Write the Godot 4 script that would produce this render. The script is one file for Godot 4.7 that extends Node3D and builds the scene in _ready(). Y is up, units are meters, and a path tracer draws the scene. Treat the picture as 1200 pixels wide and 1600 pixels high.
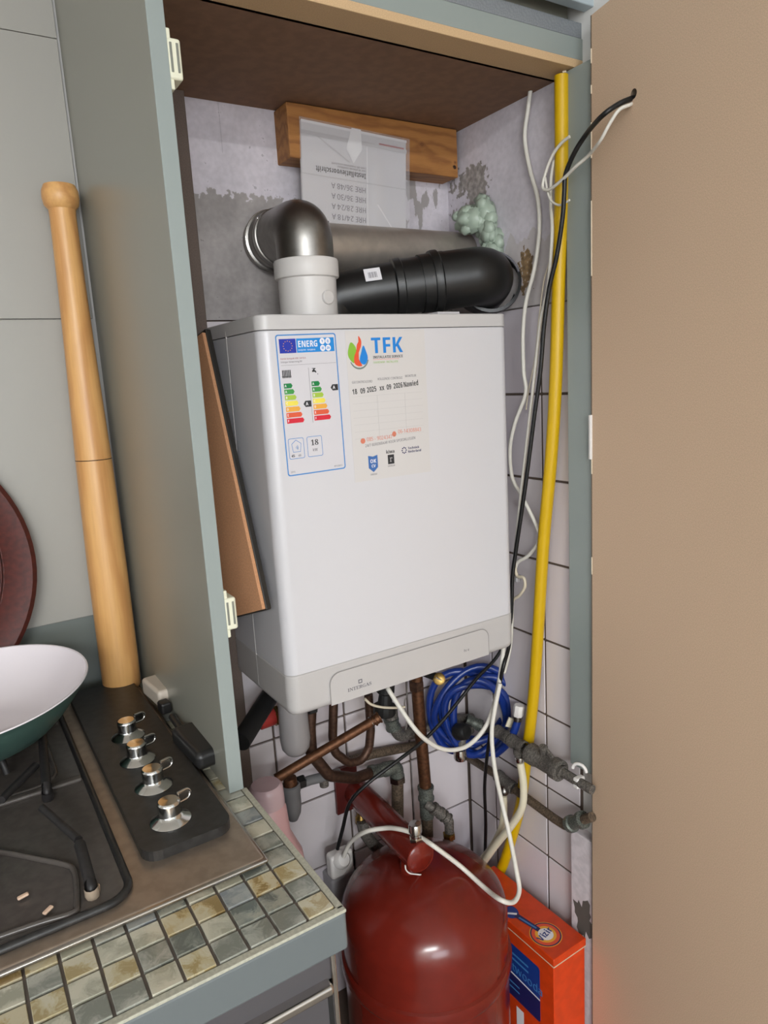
extends Node3D
# A wall-hung boiler in a tall kitchen cupboard, seen past the hob. Metres; the floor is y = 0 and the camera stands over x = z = 0.

var used := {}
var M := {}
var noises := {}


class MB:
	# Gathers triangles; every triangle is turned so that its front looks along its vertex normals.
	var v := PackedVector3Array()
	var n := PackedVector3Array()
	var u := PackedVector2Array()
	var i := PackedInt32Array()

	func vert(p: Vector3, nn: Vector3, uv := Vector2.ZERO) -> int:
		v.append(p); n.append(nn); u.append(uv)
		return v.size() - 1

	func tri(a: int, b: int, c: int) -> void:
		var g := (v[b] - v[a]).cross(v[c] - v[a])
		if g.length_squared() < 1e-18: return
		if g.dot(n[a] + n[b] + n[c]) > 0.0:
			i.append(a); i.append(c); i.append(b)
		else:
			i.append(a); i.append(b); i.append(c)

	func quad(a: int, b: int, c: int, d: int) -> void:
		tri(a, b, c); tri(a, c, d)

	func mesh() -> ArrayMesh:
		var a := []
		a.resize(Mesh.ARRAY_MAX)
		a[Mesh.ARRAY_VERTEX] = v; a[Mesh.ARRAY_NORMAL] = n; a[Mesh.ARRAY_TEX_UV] = u; a[Mesh.ARRAY_INDEX] = i
		var m := ArrayMesh.new()
		m.add_surface_from_arrays(Mesh.PRIMITIVE_TRIANGLES, a)
		return m

	func box(c: Vector3, s: Vector3, r := 0.0, seg := 2) -> void:
		var h := s * 0.5
		r = minf(r, minf(h.x, minf(h.y, h.z)) * 0.999)
		for axis in 3:
			var b := (axis + 1) % 3
			var d := (axis + 2) % 3
			var tb := steps(h[b], r, seg)
			var td := steps(h[d], r, seg)
			for side in [-1.0, 1.0]:
				var ids := []
				for x in tb:
					for y in td:
						var p := Vector3.ZERO
						p[axis] = h[axis] * side; p[b] = x; p[d] = y
						var q := Vector3(clampf(p.x, -h.x + r, h.x - r), clampf(p.y, -h.y + r, h.y - r), clampf(p.z, -h.z + r, h.z - r))
						var nn := p - q
						if r <= 0.0:
							nn = Vector3.ZERO; nn[axis] = side
						nn = nn.normalized()
						var w := q + nn * r if r > 0.0 else p
						var uv := Vector2(w.x / s.x, -w.y / s.y) if axis == 2 else (Vector2(w.x / s.x, w.z / s.z) if axis == 1 else Vector2(w.z / s.z, -w.y / s.y))
						ids.append(vert(c + w, nn, uv + Vector2(0.5, 0.5)))
				var k := td.size()
				for x in tb.size() - 1:
					for y in k - 1:
						quad(ids[x * k + y], ids[x * k + y + 1], ids[(x + 1) * k + y + 1], ids[(x + 1) * k + y])

	func steps(h: float, r: float, seg: int) -> Array:
		if r <= 0.0: return [-h, h]
		var o := []
		for k in seg + 1: o.append(-h + r - r * tan(PI / 4 * (1.0 - float(k) / seg)))
		for k in seg + 1: o.append(h - r + r * tan(PI / 4 * float(k) / seg))
		return o

	func lathe(prof: Array, seg := 32, flat := false) -> void:
		var ln := 0.0
		for j in prof.size() - 1: ln += prof[j].distance_to(prof[j + 1])
		var s := 0.0
		for j in prof.size() - 1:
			var p: Vector2 = prof[j]
			var q: Vector2 = prof[j + 1]
			var d := (q - p).normalized()
			var n0 := Vector2(d.y, -d.x)
			var na := n0
			var nb := n0
			if j > 0:
				var e: Vector2 = (p - prof[j - 1]).normalized()
				if e.dot(d) > 0.75: na = (n0 + Vector2(e.y, -e.x)).normalized()
			if j < prof.size() - 2:
				var e2: Vector2 = (prof[j + 2] - q).normalized()
				if e2.dot(d) > 0.75: nb = (n0 + Vector2(e2.y, -e2.x)).normalized()
			var s2 := s + p.distance_to(q)
			for k in seg:
				var a0 := TAU * k / seg
				var a1 := TAU * (k + 1) / seg
				var c0 := Vector3(cos(a0), 0, sin(a0))
				var c1 := Vector3(cos(a1), 0, sin(a1))
				var m0 := c0
				var m1 := c1
				if flat:
					m0 = (c0 + c1).normalized(); m1 = m0
				var up := Vector3.UP
				quad(vert(c0 * p.x + up * p.y, m0 * na.x + up * na.y, Vector2(float(k) / seg, s / ln)), vert(c1 * p.x + up * p.y, m1 * na.x + up * na.y, Vector2(float(k + 1) / seg, s / ln)),
					vert(c1 * q.x + up * q.y, m1 * nb.x + up * nb.y, Vector2(float(k + 1) / seg, s2 / ln)), vert(c0 * q.x + up * q.y, m0 * nb.x + up * nb.y, Vector2(float(k) / seg, s2 / ln)))
			s = s2

	func sweep(pts: Array, r: float, seg := 10, closed := false) -> void:
		var t: Vector3 = (pts[1] - pts[0]).normalized()
		var a := t.cross(Vector3.UP if absf(t.y) < 0.9 else Vector3.RIGHT).normalized()
		var rings := []
		var run := 0.0
		for j in pts.size():
			var before: Vector3 = pts[j - 1] if j > 0 else (pts[pts.size() - 2] if closed else pts[j])
			var after: Vector3 = pts[j + 1] if j < pts.size() - 1 else (pts[1] if closed else pts[j])
			var t2 := (after - before).normalized()
			a = (a - t2 * a.dot(t2)).normalized()
			var b := t2.cross(a)
			if j > 0: run += pts[j].distance_to(pts[j - 1])
			var ring := []
			for k in seg + 1:
				var nn := a * cos(TAU * k / seg) + b * sin(TAU * k / seg)
				ring.append(vert(pts[j] + nn * r, nn, Vector2(float(k) / seg, run)))
			rings.append(ring)
		for j in rings.size() - 1:
			for k in seg: quad(rings[j][k], rings[j][k + 1], rings[j + 1][k + 1], rings[j + 1][k])
		if closed: return
		for e in [0, pts.size() - 1]:
			var nn2: Vector3 = (pts[0] - pts[1]).normalized() if e == 0 else (pts[e] - pts[e - 1]).normalized()
			var c := vert(pts[e], nn2)
			var ids := []
			for k in seg + 1: ids.append(vert(v[rings[e][k]], nn2))
			for k in seg: tri(c, ids[k], ids[k + 1])

	func prism(poly: PackedVector2Array, depth: float, z0 := 0.0) -> void:
		var t := Geometry2D.triangulate_polygon(poly)
		var lo := poly[0]
		var hi := poly[0]
		for p in poly:
			lo = lo.min(p); hi = hi.max(p)
		for side in [0.0, 1.0]:
			var ids := []
			for p in poly: ids.append(vert(Vector3(p.x, p.y, z0 + depth * side), Vector3(0, 0, side * 2 - 1), Vector2((p.x - lo.x) / (hi.x - lo.x), 1.0 - (p.y - lo.y) / (hi.y - lo.y))))
			for k in range(0, t.size(), 3): tri(ids[t[k]], ids[t[k + 1]], ids[t[k + 2]])
		var turn := 1.0 if Geometry2D.is_polygon_clockwise(poly) else -1.0
		for k in poly.size():
			var p := poly[k]
			var q := poly[(k + 1) % poly.size()]
			var d := (q - p).normalized()
			var nn := Vector3(-d.y, d.x, 0) * turn
			quad(vert(Vector3(p.x, p.y, z0), nn), vert(Vector3(q.x, q.y, z0), nn), vert(Vector3(q.x, q.y, z0 + depth), nn), vert(Vector3(p.x, p.y, z0 + depth), nn))


# ---------------------------------------------------------------- helpers
func numbered(called: String) -> String:
	used[called] = used.get(called, -1) + 1
	return called if used[called] == 0 else "%s_%03d" % [called, used[called]]


func tag(o: Node, label: String, category: String, group := "") -> Node:
	o.set_meta("label", label); o.set_meta("category", category)
	if group: o.set_meta("group", group)
	return o


func thing(called: String, label: String, category: String, at := Vector3.ZERO, group := "") -> Node3D:
	var o := Node3D.new()
	o.name = numbered(called)
	add_child(o)
	o.position = at
	tag(o, label, category, group)
	return o


func struct(o: Node) -> Node:
	o.set_meta("kind", "structure")
	return o


func put(called: String, mesh: Mesh, mat: Material, parent: Node3D, local := Vector3.ZERO) -> MeshInstance3D:
	var o := MeshInstance3D.new()
	o.name = numbered(called) if parent == self else called
	o.mesh = mesh
	o.material_override = mat
	parent.add_child(o, true)
	o.position = local
	return o


# The four builders below take places in the world; the parent must not be turned.
func bx(called: String, size: Vector3, r: float, mat: Material, parent: Node3D, at: Vector3, turn := Vector3.ZERO) -> MeshInstance3D:
	var b := MB.new()
	b.box(Vector3.ZERO, size, r)
	var o := put(called, b.mesh(), mat, parent, at - base(parent))
	o.rotation = turn
	return o


func base(p: Node3D) -> Vector3:
	var at := Vector3.ZERO
	while p != self:
		at += p.position
		p = p.get_parent()
	return at


func lat(called: String, prof: Array, mat: Material, parent: Node3D, at: Vector3, dir := Vector3.UP, seg := 28, flat := false) -> MeshInstance3D:
	var b := MB.new()
	b.lathe(prof, seg, flat)
	var o := put(called, b.mesh(), mat, parent, at - base(parent))
	o.basis = along(dir)
	return o


func along(dir: Vector3) -> Basis:
	dir = dir.normalized()
	if dir.is_equal_approx(Vector3.UP): return Basis()
	var x := dir.cross(Vector3.FORWARD if absf(dir.z) < 0.9 else Vector3.RIGHT).normalized()
	return Basis(x, dir, x.cross(dir))


func pipe(called: String, pts: Array, r: float, mat: Material, parent: Node3D, seg := 12, closed := false) -> MeshInstance3D:
	var q := []
	for p in pts: q.append(p - pts[0])
	var b := MB.new()
	b.sweep(q, r, seg, closed)
	return put(called, b.mesh(), mat, parent, pts[0] - base(parent))


func curve(pts: Array, closed := false, n := 6) -> Array:
	var o := []
	var k := pts.size()
	for j in (k if closed else k - 1):
		var p0: Vector3 = pts[(j - 1 + k) % k] if closed or j > 0 else pts[0]
		var p1: Vector3 = pts[j]
		var p2: Vector3 = pts[(j + 1) % k]
		var p3: Vector3 = pts[(j + 2) % k] if closed or j < k - 2 else pts[k - 1]
		for s in n: o.append(p1.cubic_interpolate(p2, p0, p3, float(s) / n))
	o.append(pts[0] if closed else pts[k - 1])
	return o


func bent(pts: Array, r: float, n := 7) -> Array:
	# straight runs joined by round bends of radius r
	var o := [pts[0]]
	for j in range(1, pts.size() - 1):
		var a: Vector3 = (pts[j - 1] - pts[j])
		var b: Vector3 = (pts[j + 1] - pts[j])
		var half := a.angle_to(b) / 2
		var cut := minf(r / tan(half), minf(a.length(), b.length()) * 0.49)
		var p: Vector3 = pts[j] + a.normalized() * cut
		var q: Vector3 = pts[j] + b.normalized() * cut
		for s in n + 1:
			var t := float(s) / n
			var w: Vector3 = p.lerp(pts[j], t).lerp(pts[j].lerp(q, t), t)
			if o[-1].distance_to(w) > 1e-4: o.append(w)
	if o[-1].distance_to(pts[-1]) > 1e-4: o.append(pts[-1])
	return o


func flatshape(called: String, poly: Array, mat: Material, parent: Node3D, z := 0.0002, depth := 0.00015) -> MeshInstance3D:
	# thin print or foil: polygon in metres, x to the right and y downwards from the parent's top left corner
	var q := PackedVector2Array()
	for p in poly: q.append(Vector2(p[0], -p[1]))
	var b := MB.new()
	b.prism(q, depth)
	return put(called, b.mesh(), mat, parent, Vector3(0, 0, z))


func rect(x0: float, y0: float, x1: float, y1: float) -> Array:
	return [[x0, y0], [x1, y0], [x1, y1], [x0, y1]]


func round_rect(x0: float, y0: float, x1: float, y1: float, r: float, n := 5) -> Array:
	var o := []
	for c in [[x1 - r, y0 + r, -PI / 2], [x1 - r, y1 - r, 0.0], [x0 + r, y1 - r, PI / 2], [x0 + r, y0 + r, PI]]:
		for k in n + 1:
			var a: float = c[2] + PI / 2 * k / n
			o.append([c[0] + r * cos(a), c[1] + r * sin(a)])
	return o


func disc(x: float, y: float, rx: float, ry: float, n := 20) -> Array:
	var o := []
	for k in n: o.append([x + rx * cos(TAU * k / n), y + ry * sin(TAU * k / n)])
	return o


func frame_of(called: String, outer: Array, inner: Array, mat: Material, parent: Node3D, z := 0.0004) -> MeshInstance3D:
	# the band between two outlines of equally many points
	var b := MB.new()
	var ids := []
	for k in outer.size():
		ids.append([b.vert(Vector3(outer[k][0], -outer[k][1], 0), Vector3.BACK), b.vert(Vector3(inner[k][0], -inner[k][1], 0), Vector3.BACK)])
	for k in ids.size():
		var m: Array = ids[(k + 1) % ids.size()]
		b.quad(ids[k][0], m[0], m[1], ids[k][1])
	return put(called, b.mesh(), mat, parent, Vector3(0, 0, z))


func txt(words: String, cap: float, mat: Material, parent: Node3D, x: float, y: float, z := 0.0003, wide := 1.0, bold := false, family := "Droid Sans", mid := false) -> MeshInstance3D:
	# lettering whose capitals are cap high, its middle at y
	var f := SystemFont.new()
	f.font_names = PackedStringArray([family])
	if bold: f.font_weight = 700
	var t := TextMesh.new()
	t.font = f
	t.text = words
	t.font_size = 32
	t.curve_step = 2.0
	t.pixel_size = cap / 23.0
	t.depth = 0.00012
	t.horizontal_alignment = HORIZONTAL_ALIGNMENT_CENTER if mid else HORIZONTAL_ALIGNMENT_LEFT
	var o := put("lettering", t, mat, parent, Vector3(x, -y, z))
	o.scale.x = wide
	return o


# ---------------------------------------------------------------- materials
func noise_tex(kind: String) -> NoiseTexture2D:
	if noises.has(kind): return noises[kind]
	var spec: Array = {
		"grain": [0.09, 0.92, 1.0, 3, FastNoiseLite.TYPE_SIMPLEX], "cloud": [0.02, 0.94, 1.0, 4, FastNoiseLite.TYPE_SIMPLEX], "fibre": [0.12, 0.94, 1.0, 4, FastNoiseLite.TYPE_SIMPLEX],
		"grime": [0.025, 0.78, 1.0, 5, FastNoiseLite.TYPE_SIMPLEX], "rusty": [0.04, 0.65, 1.0, 4, FastNoiseLite.TYPE_SIMPLEX], "speck": [0.2, 0.6, 1.0, 2, FastNoiseLite.TYPE_CELLULAR],
	}[kind]
	var f := FastNoiseLite.new()
	f.seed = 7 + noises.size()
	f.noise_type = spec[4]
	f.frequency = spec[0]
	f.fractal_octaves = spec[3]
	var g := Gradient.new()
	g.set_color(0, Color(spec[1], spec[1], spec[1])); g.set_color(1, Color(spec[2], spec[2], spec[2]))
	g.set_offset(0, 0.25); g.set_offset(1, 0.75)
	var t := NoiseTexture2D.new()
	t.width = 256; t.height = 256; t.seamless = true; t.noise = f; t.color_ramp = g
	noises[kind] = t
	return t


func mat(key: String, hex: String, rough: float, metal := 0.0, tex := "", scale := 4.0) -> StandardMaterial3D:
	var m := StandardMaterial3D.new()
	m.resource_name = key
	m.albedo_color = Color(hex)
	m.roughness = rough
	m.metallic = metal
	if tex:
		m.albedo_texture = noise_tex(tex)
		m.uv1_triplanar = true
		m.uv1_scale = Vector3.ONE * scale
	M[key] = m
	return m


func ramp_tex(seed_: int, freq: float, cols: Array, at: Array, warp := 0.0, size := 256) -> NoiseTexture2D:
	var f := FastNoiseLite.new()
	f.seed = seed_
	f.frequency = freq
	f.fractal_octaves = 4
	if warp > 0.0:
		f.domain_warp_enabled = true
		f.domain_warp_amplitude = warp
		f.domain_warp_frequency = freq * 1.6
	var g := Gradient.new()
	g.offsets = PackedFloat32Array(at)
	var pc := PackedColorArray()
	for c in cols: pc.append(Color(c))
	g.colors = pc
	var t := NoiseTexture2D.new()
	t.width = size; t.height = size; t.seamless = true; t.noise = f; t.color_ramp = g
	return t


func wood_tex(seed_: int, w: int, h: int, light: Color, dark: Color, lines: float, wave: float, knots: Array) -> ImageTexture:
	# grain that runs along the image's height
	var f := FastNoiseLite.new()
	f.seed = seed_
	f.frequency = 0.01
	var im := Image.create(w, h, false, Image.FORMAT_RGB8)
	for y in h:
		for x in w:
			var px := float(x) + wave * f.get_noise_2d(x * 0.6, y * 0.25)
			for k in knots:
				var d := Vector2((x - k.x) / k.z, (y - k.y) / (k.z * 1.6))
				px += signf(x - k.x + 0.01) * 26.0 * exp(-d.length_squared())
			var ring := 0.5 + 0.5 * sin(px * lines + 2.5 * f.get_noise_2d(x * 1.5, y * 0.2))
			var fine := 0.5 + 0.5 * f.get_noise_2d(x * 30.0, y * 1.5 + 300.0)
			var t := clampf(0.55 * ring * ring + 0.4 * fine, 0, 1)
			for k in knots:
				var d2 := Vector2((x - k.x) / k.z, (y - k.y) / (k.z * 1.2)).length()
				if d2 < 0.75: t = lerpf(t, 1.5 - 0.4 * sin(d2 * 18.0), 1.0 - d2 / 0.75)
			im.set_pixel(x, y, light.lerp(dark, clampf(t, 0, 1.4)))
	return ImageTexture.create_from_image(im)


func pictured(key: String, tex: Texture2D, rough: float, metal := 0.0) -> StandardMaterial3D:
	var m := StandardMaterial3D.new()
	m.resource_name = key
	m.albedo_texture = tex
	m.roughness = rough
	m.metallic = metal
	M[key] = m
	return m


func make_materials() -> void:
	mat("lacquer", "8b938f", 0.33)                       # grey-green kitchen lacquer
	mat("lacquer_side", "8a897e", 0.3)
	mat("lacquer_edge", "8b9390", 0.4)
	mat("steel_rail", "9ca1a6", 0.5, 0.7, "cloud", 40.0)
	mat("splash", "a09d96", 0.4)
	mat("splash_low", "6d736f", 0.4)
	mat("splash_edge", "a9b1b8", 0.35)
	mat("hardboard", "d8ba9d", 0.85, 0.0, "fibre", 14.0)
	mat("hardboard_edge", "8d7b68", 0.9, 0.0, "speck", 30.0)
	mat("chipped", "d6c8b0", 0.9)
	mat("board_dark", "80604a", 0.8, 0.0, "cloud", 6.0)
	mat("raw_wood", "c8a880", 0.75, 0.0, "fibre", 14.0)
	mat("batten", "6b5d55", 0.8, 0.0, "fibre", 10.0)
	mat("grout", "584b43", 0.95)
	for k in 3: mat("tile%d" % k, ["d6ced4", "d1cacc", "dad2d5"][k], 0.22)
	mat("room_paint", "d8d6d2", 0.9)
	mat("ceiling_paint", "e2ded8", 0.9)
	mat("floor_vinyl", "958d84", 0.6, 0.0, "grime", 2.0)
	mat("boiler_white", "cfcdd0", 0.28)
	mat("boiler_lid", "c4c1c0", 0.35)
	mat("boiler_base", "bcb8b6", 0.4)
	mat("seam", "8b8785", 0.8)
	mat("pp_white", "d2cecb", 0.4)
	mat("alu", "9a9793", 0.38, 1.0, "cloud", 8.0)
	mat("alu_dull", "b9b0a6", 0.42, 0.7, "cloud", 5.0)
	mat("black_pp", "161616", 0.38)
	mat("rubber", "101010", 0.6)
	mat("foam", "a5b3a3", 0.35)
	mat("copper", "6e4a33", 0.5, 0.75, "grime", 14.0)
	mat("copper_dark", "553d30", 0.5, 0.6, "grime", 14.0)
	mat("brown_pipe", "6e5d4c", 0.65, 0.2, "rusty", 16.0)
	mat("grey_iron", "7d7770", 0.6, 0.35, "rusty", 18.0)
	mat("solder", "7b8078", 0.5, 0.5, "rusty", 24.0)
	mat("brass", "9a7d45", 0.35, 0.9, "grime", 20.0)
	mat("chrome", "d6d4d0", 0.14, 1.0)
	mat("nickel", "9d9a95", 0.28, 1.0, "grime", 20.0)
	mat("grey_plastic", "6b6b6c", 0.5)
	mat("condensate", "8e8a8a", 0.35)
	mat("red_paint", "6e2016", 0.2, 0.0, "cloud", 4.0)
	mat("red_dull", "5e201c", 0.45, 0.0, "cloud", 5.0)
	mat("red_plastic", "a8352f", 0.45)
	mat("blue_hose", "15317c", 0.3)
	mat("yellow_pipe", "cca400", 0.4)
	mat("cable_white", "d9d5cb", 0.5)
	mat("cable_cream", "cfc4ae", 0.5)
	mat("cable_grey", "77716c", 0.5)
	mat("cable_black", "0f0f10", 0.45)
	mat("hose_cream", "d8cfb6", 0.4)
	mat("plastic_white", "e3dfdb", 0.4)
	mat("outlet_grey", "a5a2a4", 0.5)
	mat("plastic_ivory", "dcdac3", 0.45)
	mat("slot_dark", "77786f", 0.8)
	mat("pink", "d9aeb0", 0.3)
	mat("pink_cap", "cdb2b7", 0.22)
	mat("orange_card", "cf3f12", 0.32, 0.0, "cloud", 5.0)
	mat("cut_card", "c9b79a", 0.9)
	mat("print_blue", "15357e", 0.35)
	mat("print_navy", "1b1f55", 0.35)
	mat("print_white", "e6e4e8", 0.4)
	mat("print_yellow", "e8a634", 0.4)
	mat("print_sky", "3f79b3", 0.4)
	mat("kraft", "cc966e", 0.85, 0.0, "fibre", 8.0)
	mat("black_rim", "26231f", 0.5)
	mat("worktop_lacquer", "626869", 0.4)
	mat("worktop_trim", "b3b09f", 0.45, 0.0, "grain", 8.0)
	mat("mosaic_grout", "6e645c", 0.95)
	mat("hob_steel", "b09f8f", 0.4, 0.85, "cloud", 7.0)
	mat("steel_bright", "b9b3ac", 0.25, 1.0)
	mat("hob_black", "2b2a29", 0.42, 0.0, "grime", 7.0)
	mat("enamel", "524c48", 0.26, 0.0, "cloud", 9.0)
	mat("cast_iron", "2a2727", 0.55, 0.0, "grime", 12.0)
	mat("worn_iron", "a2917e", 0.6)
	mat("oven_steel", "77757a", 0.35, 0.8)
	mat("oven_glass", "1c1b1d", 0.15)
	mat("pan_white", "e2dadd", 0.25)
	mat("pan_green", "3f5750", 0.35)
	mat("bean_shell", "d3b49c", 0.7)
	mat("wicker", "521d14", 0.6, 0.0, "grime", 10.0)
	mat("wicker_dark", "3a2116", 0.7, 0.0, "grime", 14.0)
	mat("lighter_white", "cbbfb0", 0.45)
	mat("lighter_black", "1d1c1c", 0.4)
	mat("paper", "cac7c9", 0.5)
	mat("paper_edge", "e2e0e0", 0.6)
	mat("ink", "2a2a2c", 0.7)
	mat("ink_grey", "656369", 0.7)
	mat("ink_red", "a05a58", 0.7)
	mat("label_white", "cfccd0", 0.35)
	mat("label_cream", "cfcbc9", 0.4)
	mat("label_line", "2f7fc4", 0.4)
	mat("eu_blue", "1a2f9e", 0.4)
	mat("energy_blue", "1c84cf", 0.4)
	mat("logo_green", "82b23a", 0.4)
	mat("logo_red", "dd5233", 0.4)
	mat("logo_blue", "1d7fd0", 0.4)
	mat("logo_grey", "6f7f78", 0.4)
	mat("phone_orange", "cf7a62", 0.5)
	mat("grid_grey", "b9b6b6", 0.5)
	mat("badge_blue", "3a67a6", 0.4)
	var bars := ["0d7a3f", "3f9146", "a3bf45", "e9d857", "e6a643", "d95b3c", "cf2438"]
	for k in 7: mat("bar%d" % k, bars[k], 0.4)
	var film := StandardMaterial3D.new()
	film.albedo_color = Color(0.95, 0.95, 0.97, 0.1)
	film.transparency = BaseMaterial3D.TRANSPARENCY_ALPHA
	film.roughness = 0.12
	M.film = film
	pictured("beech", wood_tex(3, 128, 512, Color("e0ae6e"), Color("bd8650"), 0.16, 26.0, []), 0.38)
	pictured("pine", wood_tex(9, 160, 640, Color("ab763e"), Color("7d4f27"), 0.13, 40.0, [Vector3(66, 490, 17), Vector3(110, 628, 9)]), 0.6)
	# marbled glass for the mosaic
	var looks := [[["77796f", "8f9086", "a5a498"], [0.3, 0.5, 0.72]], [["9b9a88", "b2ae9c", "c0bba8"], [0.3, 0.5, 0.72]], [["8a744a", "b09d72", "bbb093"], [0.3, 0.42, 0.62]], [["5f645e", "81847c", "979789"], [0.32, 0.5, 0.7]], [["9d8b60", "b6aa88", "beb69e"], [0.3, 0.46, 0.68]], [["767c80", "898d8c", "9a9c97"], [0.3, 0.5, 0.7]]]
	for k in looks.size():
		var m := StandardMaterial3D.new()
		m.albedo_texture = ramp_tex(20 + k, 0.014, looks[k][0], looks[k][1], 60.0)
		m.uv1_triplanar = true
		m.uv1_world_triplanar = true
		m.uv1_scale = Vector3.ONE * 6.0
		m.uv1_offset = Vector3(0.13, 0.27, 0.41) * k
		m.roughness = 0.18
		m.clearcoat_enabled = true
		m.clearcoat = 0.6
		m.clearcoat_roughness = 0.1
		M["mosaic%d" % k] = m


func plaster_tex(back: bool) -> ImageTexture:
	# old paint over grey cement render: bare render along the bottom with a ragged upper rim, scraped patches and stains that the photograph shows
	var w := 640 if back else 320
	var h := 340
	var f := FastNoiseLite.new()
	f.seed = 5
	f.frequency = 0.012
	f.fractal_octaves = 5
	var im := Image.create(w, h, false, Image.FORMAT_RGB8)
	for y in h:
		for x in w:
			var n1 := f.get_noise_2d(x, y)
			var n2 := f.get_noise_2d(x * 6.0 + 900.0, y * 6.0)
			var c := Color("cbc5cc") * (1.0 + 0.06 * n1 + 0.05 * n2)
			var bare := Color("9f9997") * (1.0 + 0.12 * n1 + 0.06 * n2)
			if back:
				var rim := 150.0 + 9.0 * f.get_noise_2d(x * 3.0, 40.0) + (50.0 if x > 330 else 0.0)
				if y > rim + 14.0 * n2: c = bare
				if x > 400 and y > 80 and f.get_noise_2d(x * 2.2, y * 0.9 + 500.0) > 0.12: c = c.lerp(Color("8d8884"), 0.75)
				if (absf(x - 96.0) < 1.0 or absf(x - 182.0) < 1.0) and y < 92: c = c.darkened(0.13)
				if n2 > 0.56 and n1 > 0.1: c = c.darkened(0.18)
			else:
				var rim2 := 230.0 + 30.0 * f.get_noise_2d(x * 2.0, 10.0)
				if y > rim2: c = c.lerp(Color("b7afaa"), 0.55)
				var q := Vector2((x - 207.0) / 18.0, (y - 280.0) / 42.0).length() + 0.9 * n2 + 0.3 * n1
				if q < 0.75: c = Color("8a7050") * (1.0 + 0.5 * n2)
				var q2 := Vector2((x - 75.0) / 60.0, (y - 120.0) / 46.0).length() + 0.9 * n1 + 0.5 * n2
				if q2 < 0.8: c = Color("98918d") * (1.0 + 0.3 * n2)
			im.set_pixel(x, y, c)
	return ImageTexture.create_from_image(im)


# ---------------------------------------------------------------- the scene
func _ready() -> void:
	# camera: a phone held at eye height, turned 32 degrees to the right and tipped down
	var cam := Camera3D.new()
	cam.name = "camera"
	add_child(cam)
	cam.position = Vector3(0, 1.43, 0)
	cam.rotation = Vector3(-0.18832, -0.55309, -0.05719)
	cam.fov = 71.67
	cam.near = 0.02
	cam.current = true

	var we := WorldEnvironment.new()
	we.name = "world"
	var env := Environment.new()
	env.background_mode = Environment.BG_COLOR
	env.background_color = Color(0.62, 0.74, 0.92)
	env.background_energy_multiplier = 1.0
	env.ambient_light_source = Environment.AMBIENT_SOURCE_DISABLED
	env.tonemap_mode = Environment.TONE_MAPPER_LINEAR
	env.tonemap_exposure = 0.28
	env.sdfgi_enabled = true
	env.ssao_enabled = true
	env.ssil_enabled = true
	we.environment = env
	add_child(we)

	# daylight: windows on the left, behind and on the right, all behind the photographer
	var west := AreaLight3D.new()
	west.name = "window_daylight"
	west.area_size = Vector2(1.5, 1.1)
	west.light_color = Color(0.93, 0.96, 1.0)
	west.light_energy = 4.0
	west.shadow_enabled = true
	add_child(west)
	west.position = Vector3(-2.18, 1.7, 1.0)
	west.rotation.y = -PI / 2
	var rear := AreaLight3D.new()
	rear.name = "rear_window_daylight"
	rear.area_size = Vector2(1.8, 1.3)
	rear.light_color = Color(0.95, 0.97, 1.0)
	rear.light_energy = 28.0
	rear.shadow_enabled = true
	add_child(rear)
	rear.position = Vector3(-1.0, 1.6, 4.13)
	var day := AreaLight3D.new()
	day.name = "small_window_daylight"
	day.area_size = Vector2(1.3, 1.0)
	day.light_color = Color(0.82, 0.92, 1.0)
	day.light_energy = 1.2
	day.shadow_enabled = true
	add_child(day)
	day.position = Vector3(0.9, 1.75, 1.25)
	day.rotation.y = PI / 2

	make_materials()
	ceiling_lamps()
	setting()
	cupboard()
	boiler()
	flue_parts()
	wall_items()
	gas_and_cables()
	plumbing()
	vessel()
	detergent()
	worktop()
	hob()
	hob_items()


func ceiling_lamps() -> void:
	var glow := StandardMaterial3D.new()
	glow.resource_name = "lamp_glow"
	glow.albedo_color = Color(1, 0.97, 0.93)
	glow.emission_enabled = true
	glow.emission = Color(0.95, 0.965, 0.965)
	glow.emission_energy_multiplier = 6.0
	for k in 2:
		var at := Vector3(-1.72 + 0.66 * k, 2.6, 2.9 + 0.05 * k)
		var o := thing("ceiling_light", ["long ceiling light behind the photographer, further from the window wall", "long ceiling light behind the photographer, nearer the window wall"][k], "lamp", at, "ceiling lights")
		bx("housing", Vector3(0.58, 0.04, 0.2), 0.006, M.plastic_white, o, at - Vector3(0, 0.02, 0))
		bx("diffuser", Vector3(0.53, 0.02, 0.16), 0.004, glow, o, at - Vector3(0, 0.048, 0))
		var l := AreaLight3D.new()
		l.name = "tube_light"
		l.area_size = Vector2(0.53, 0.16)
		l.light_color = Color(0.95, 0.965, 0.965)
		l.light_energy = 36.0
		l.shadow_enabled = true
		o.add_child(l, true)
		l.position = Vector3(0, -0.062, 0)
		l.rotation.x = -PI / 2


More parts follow.
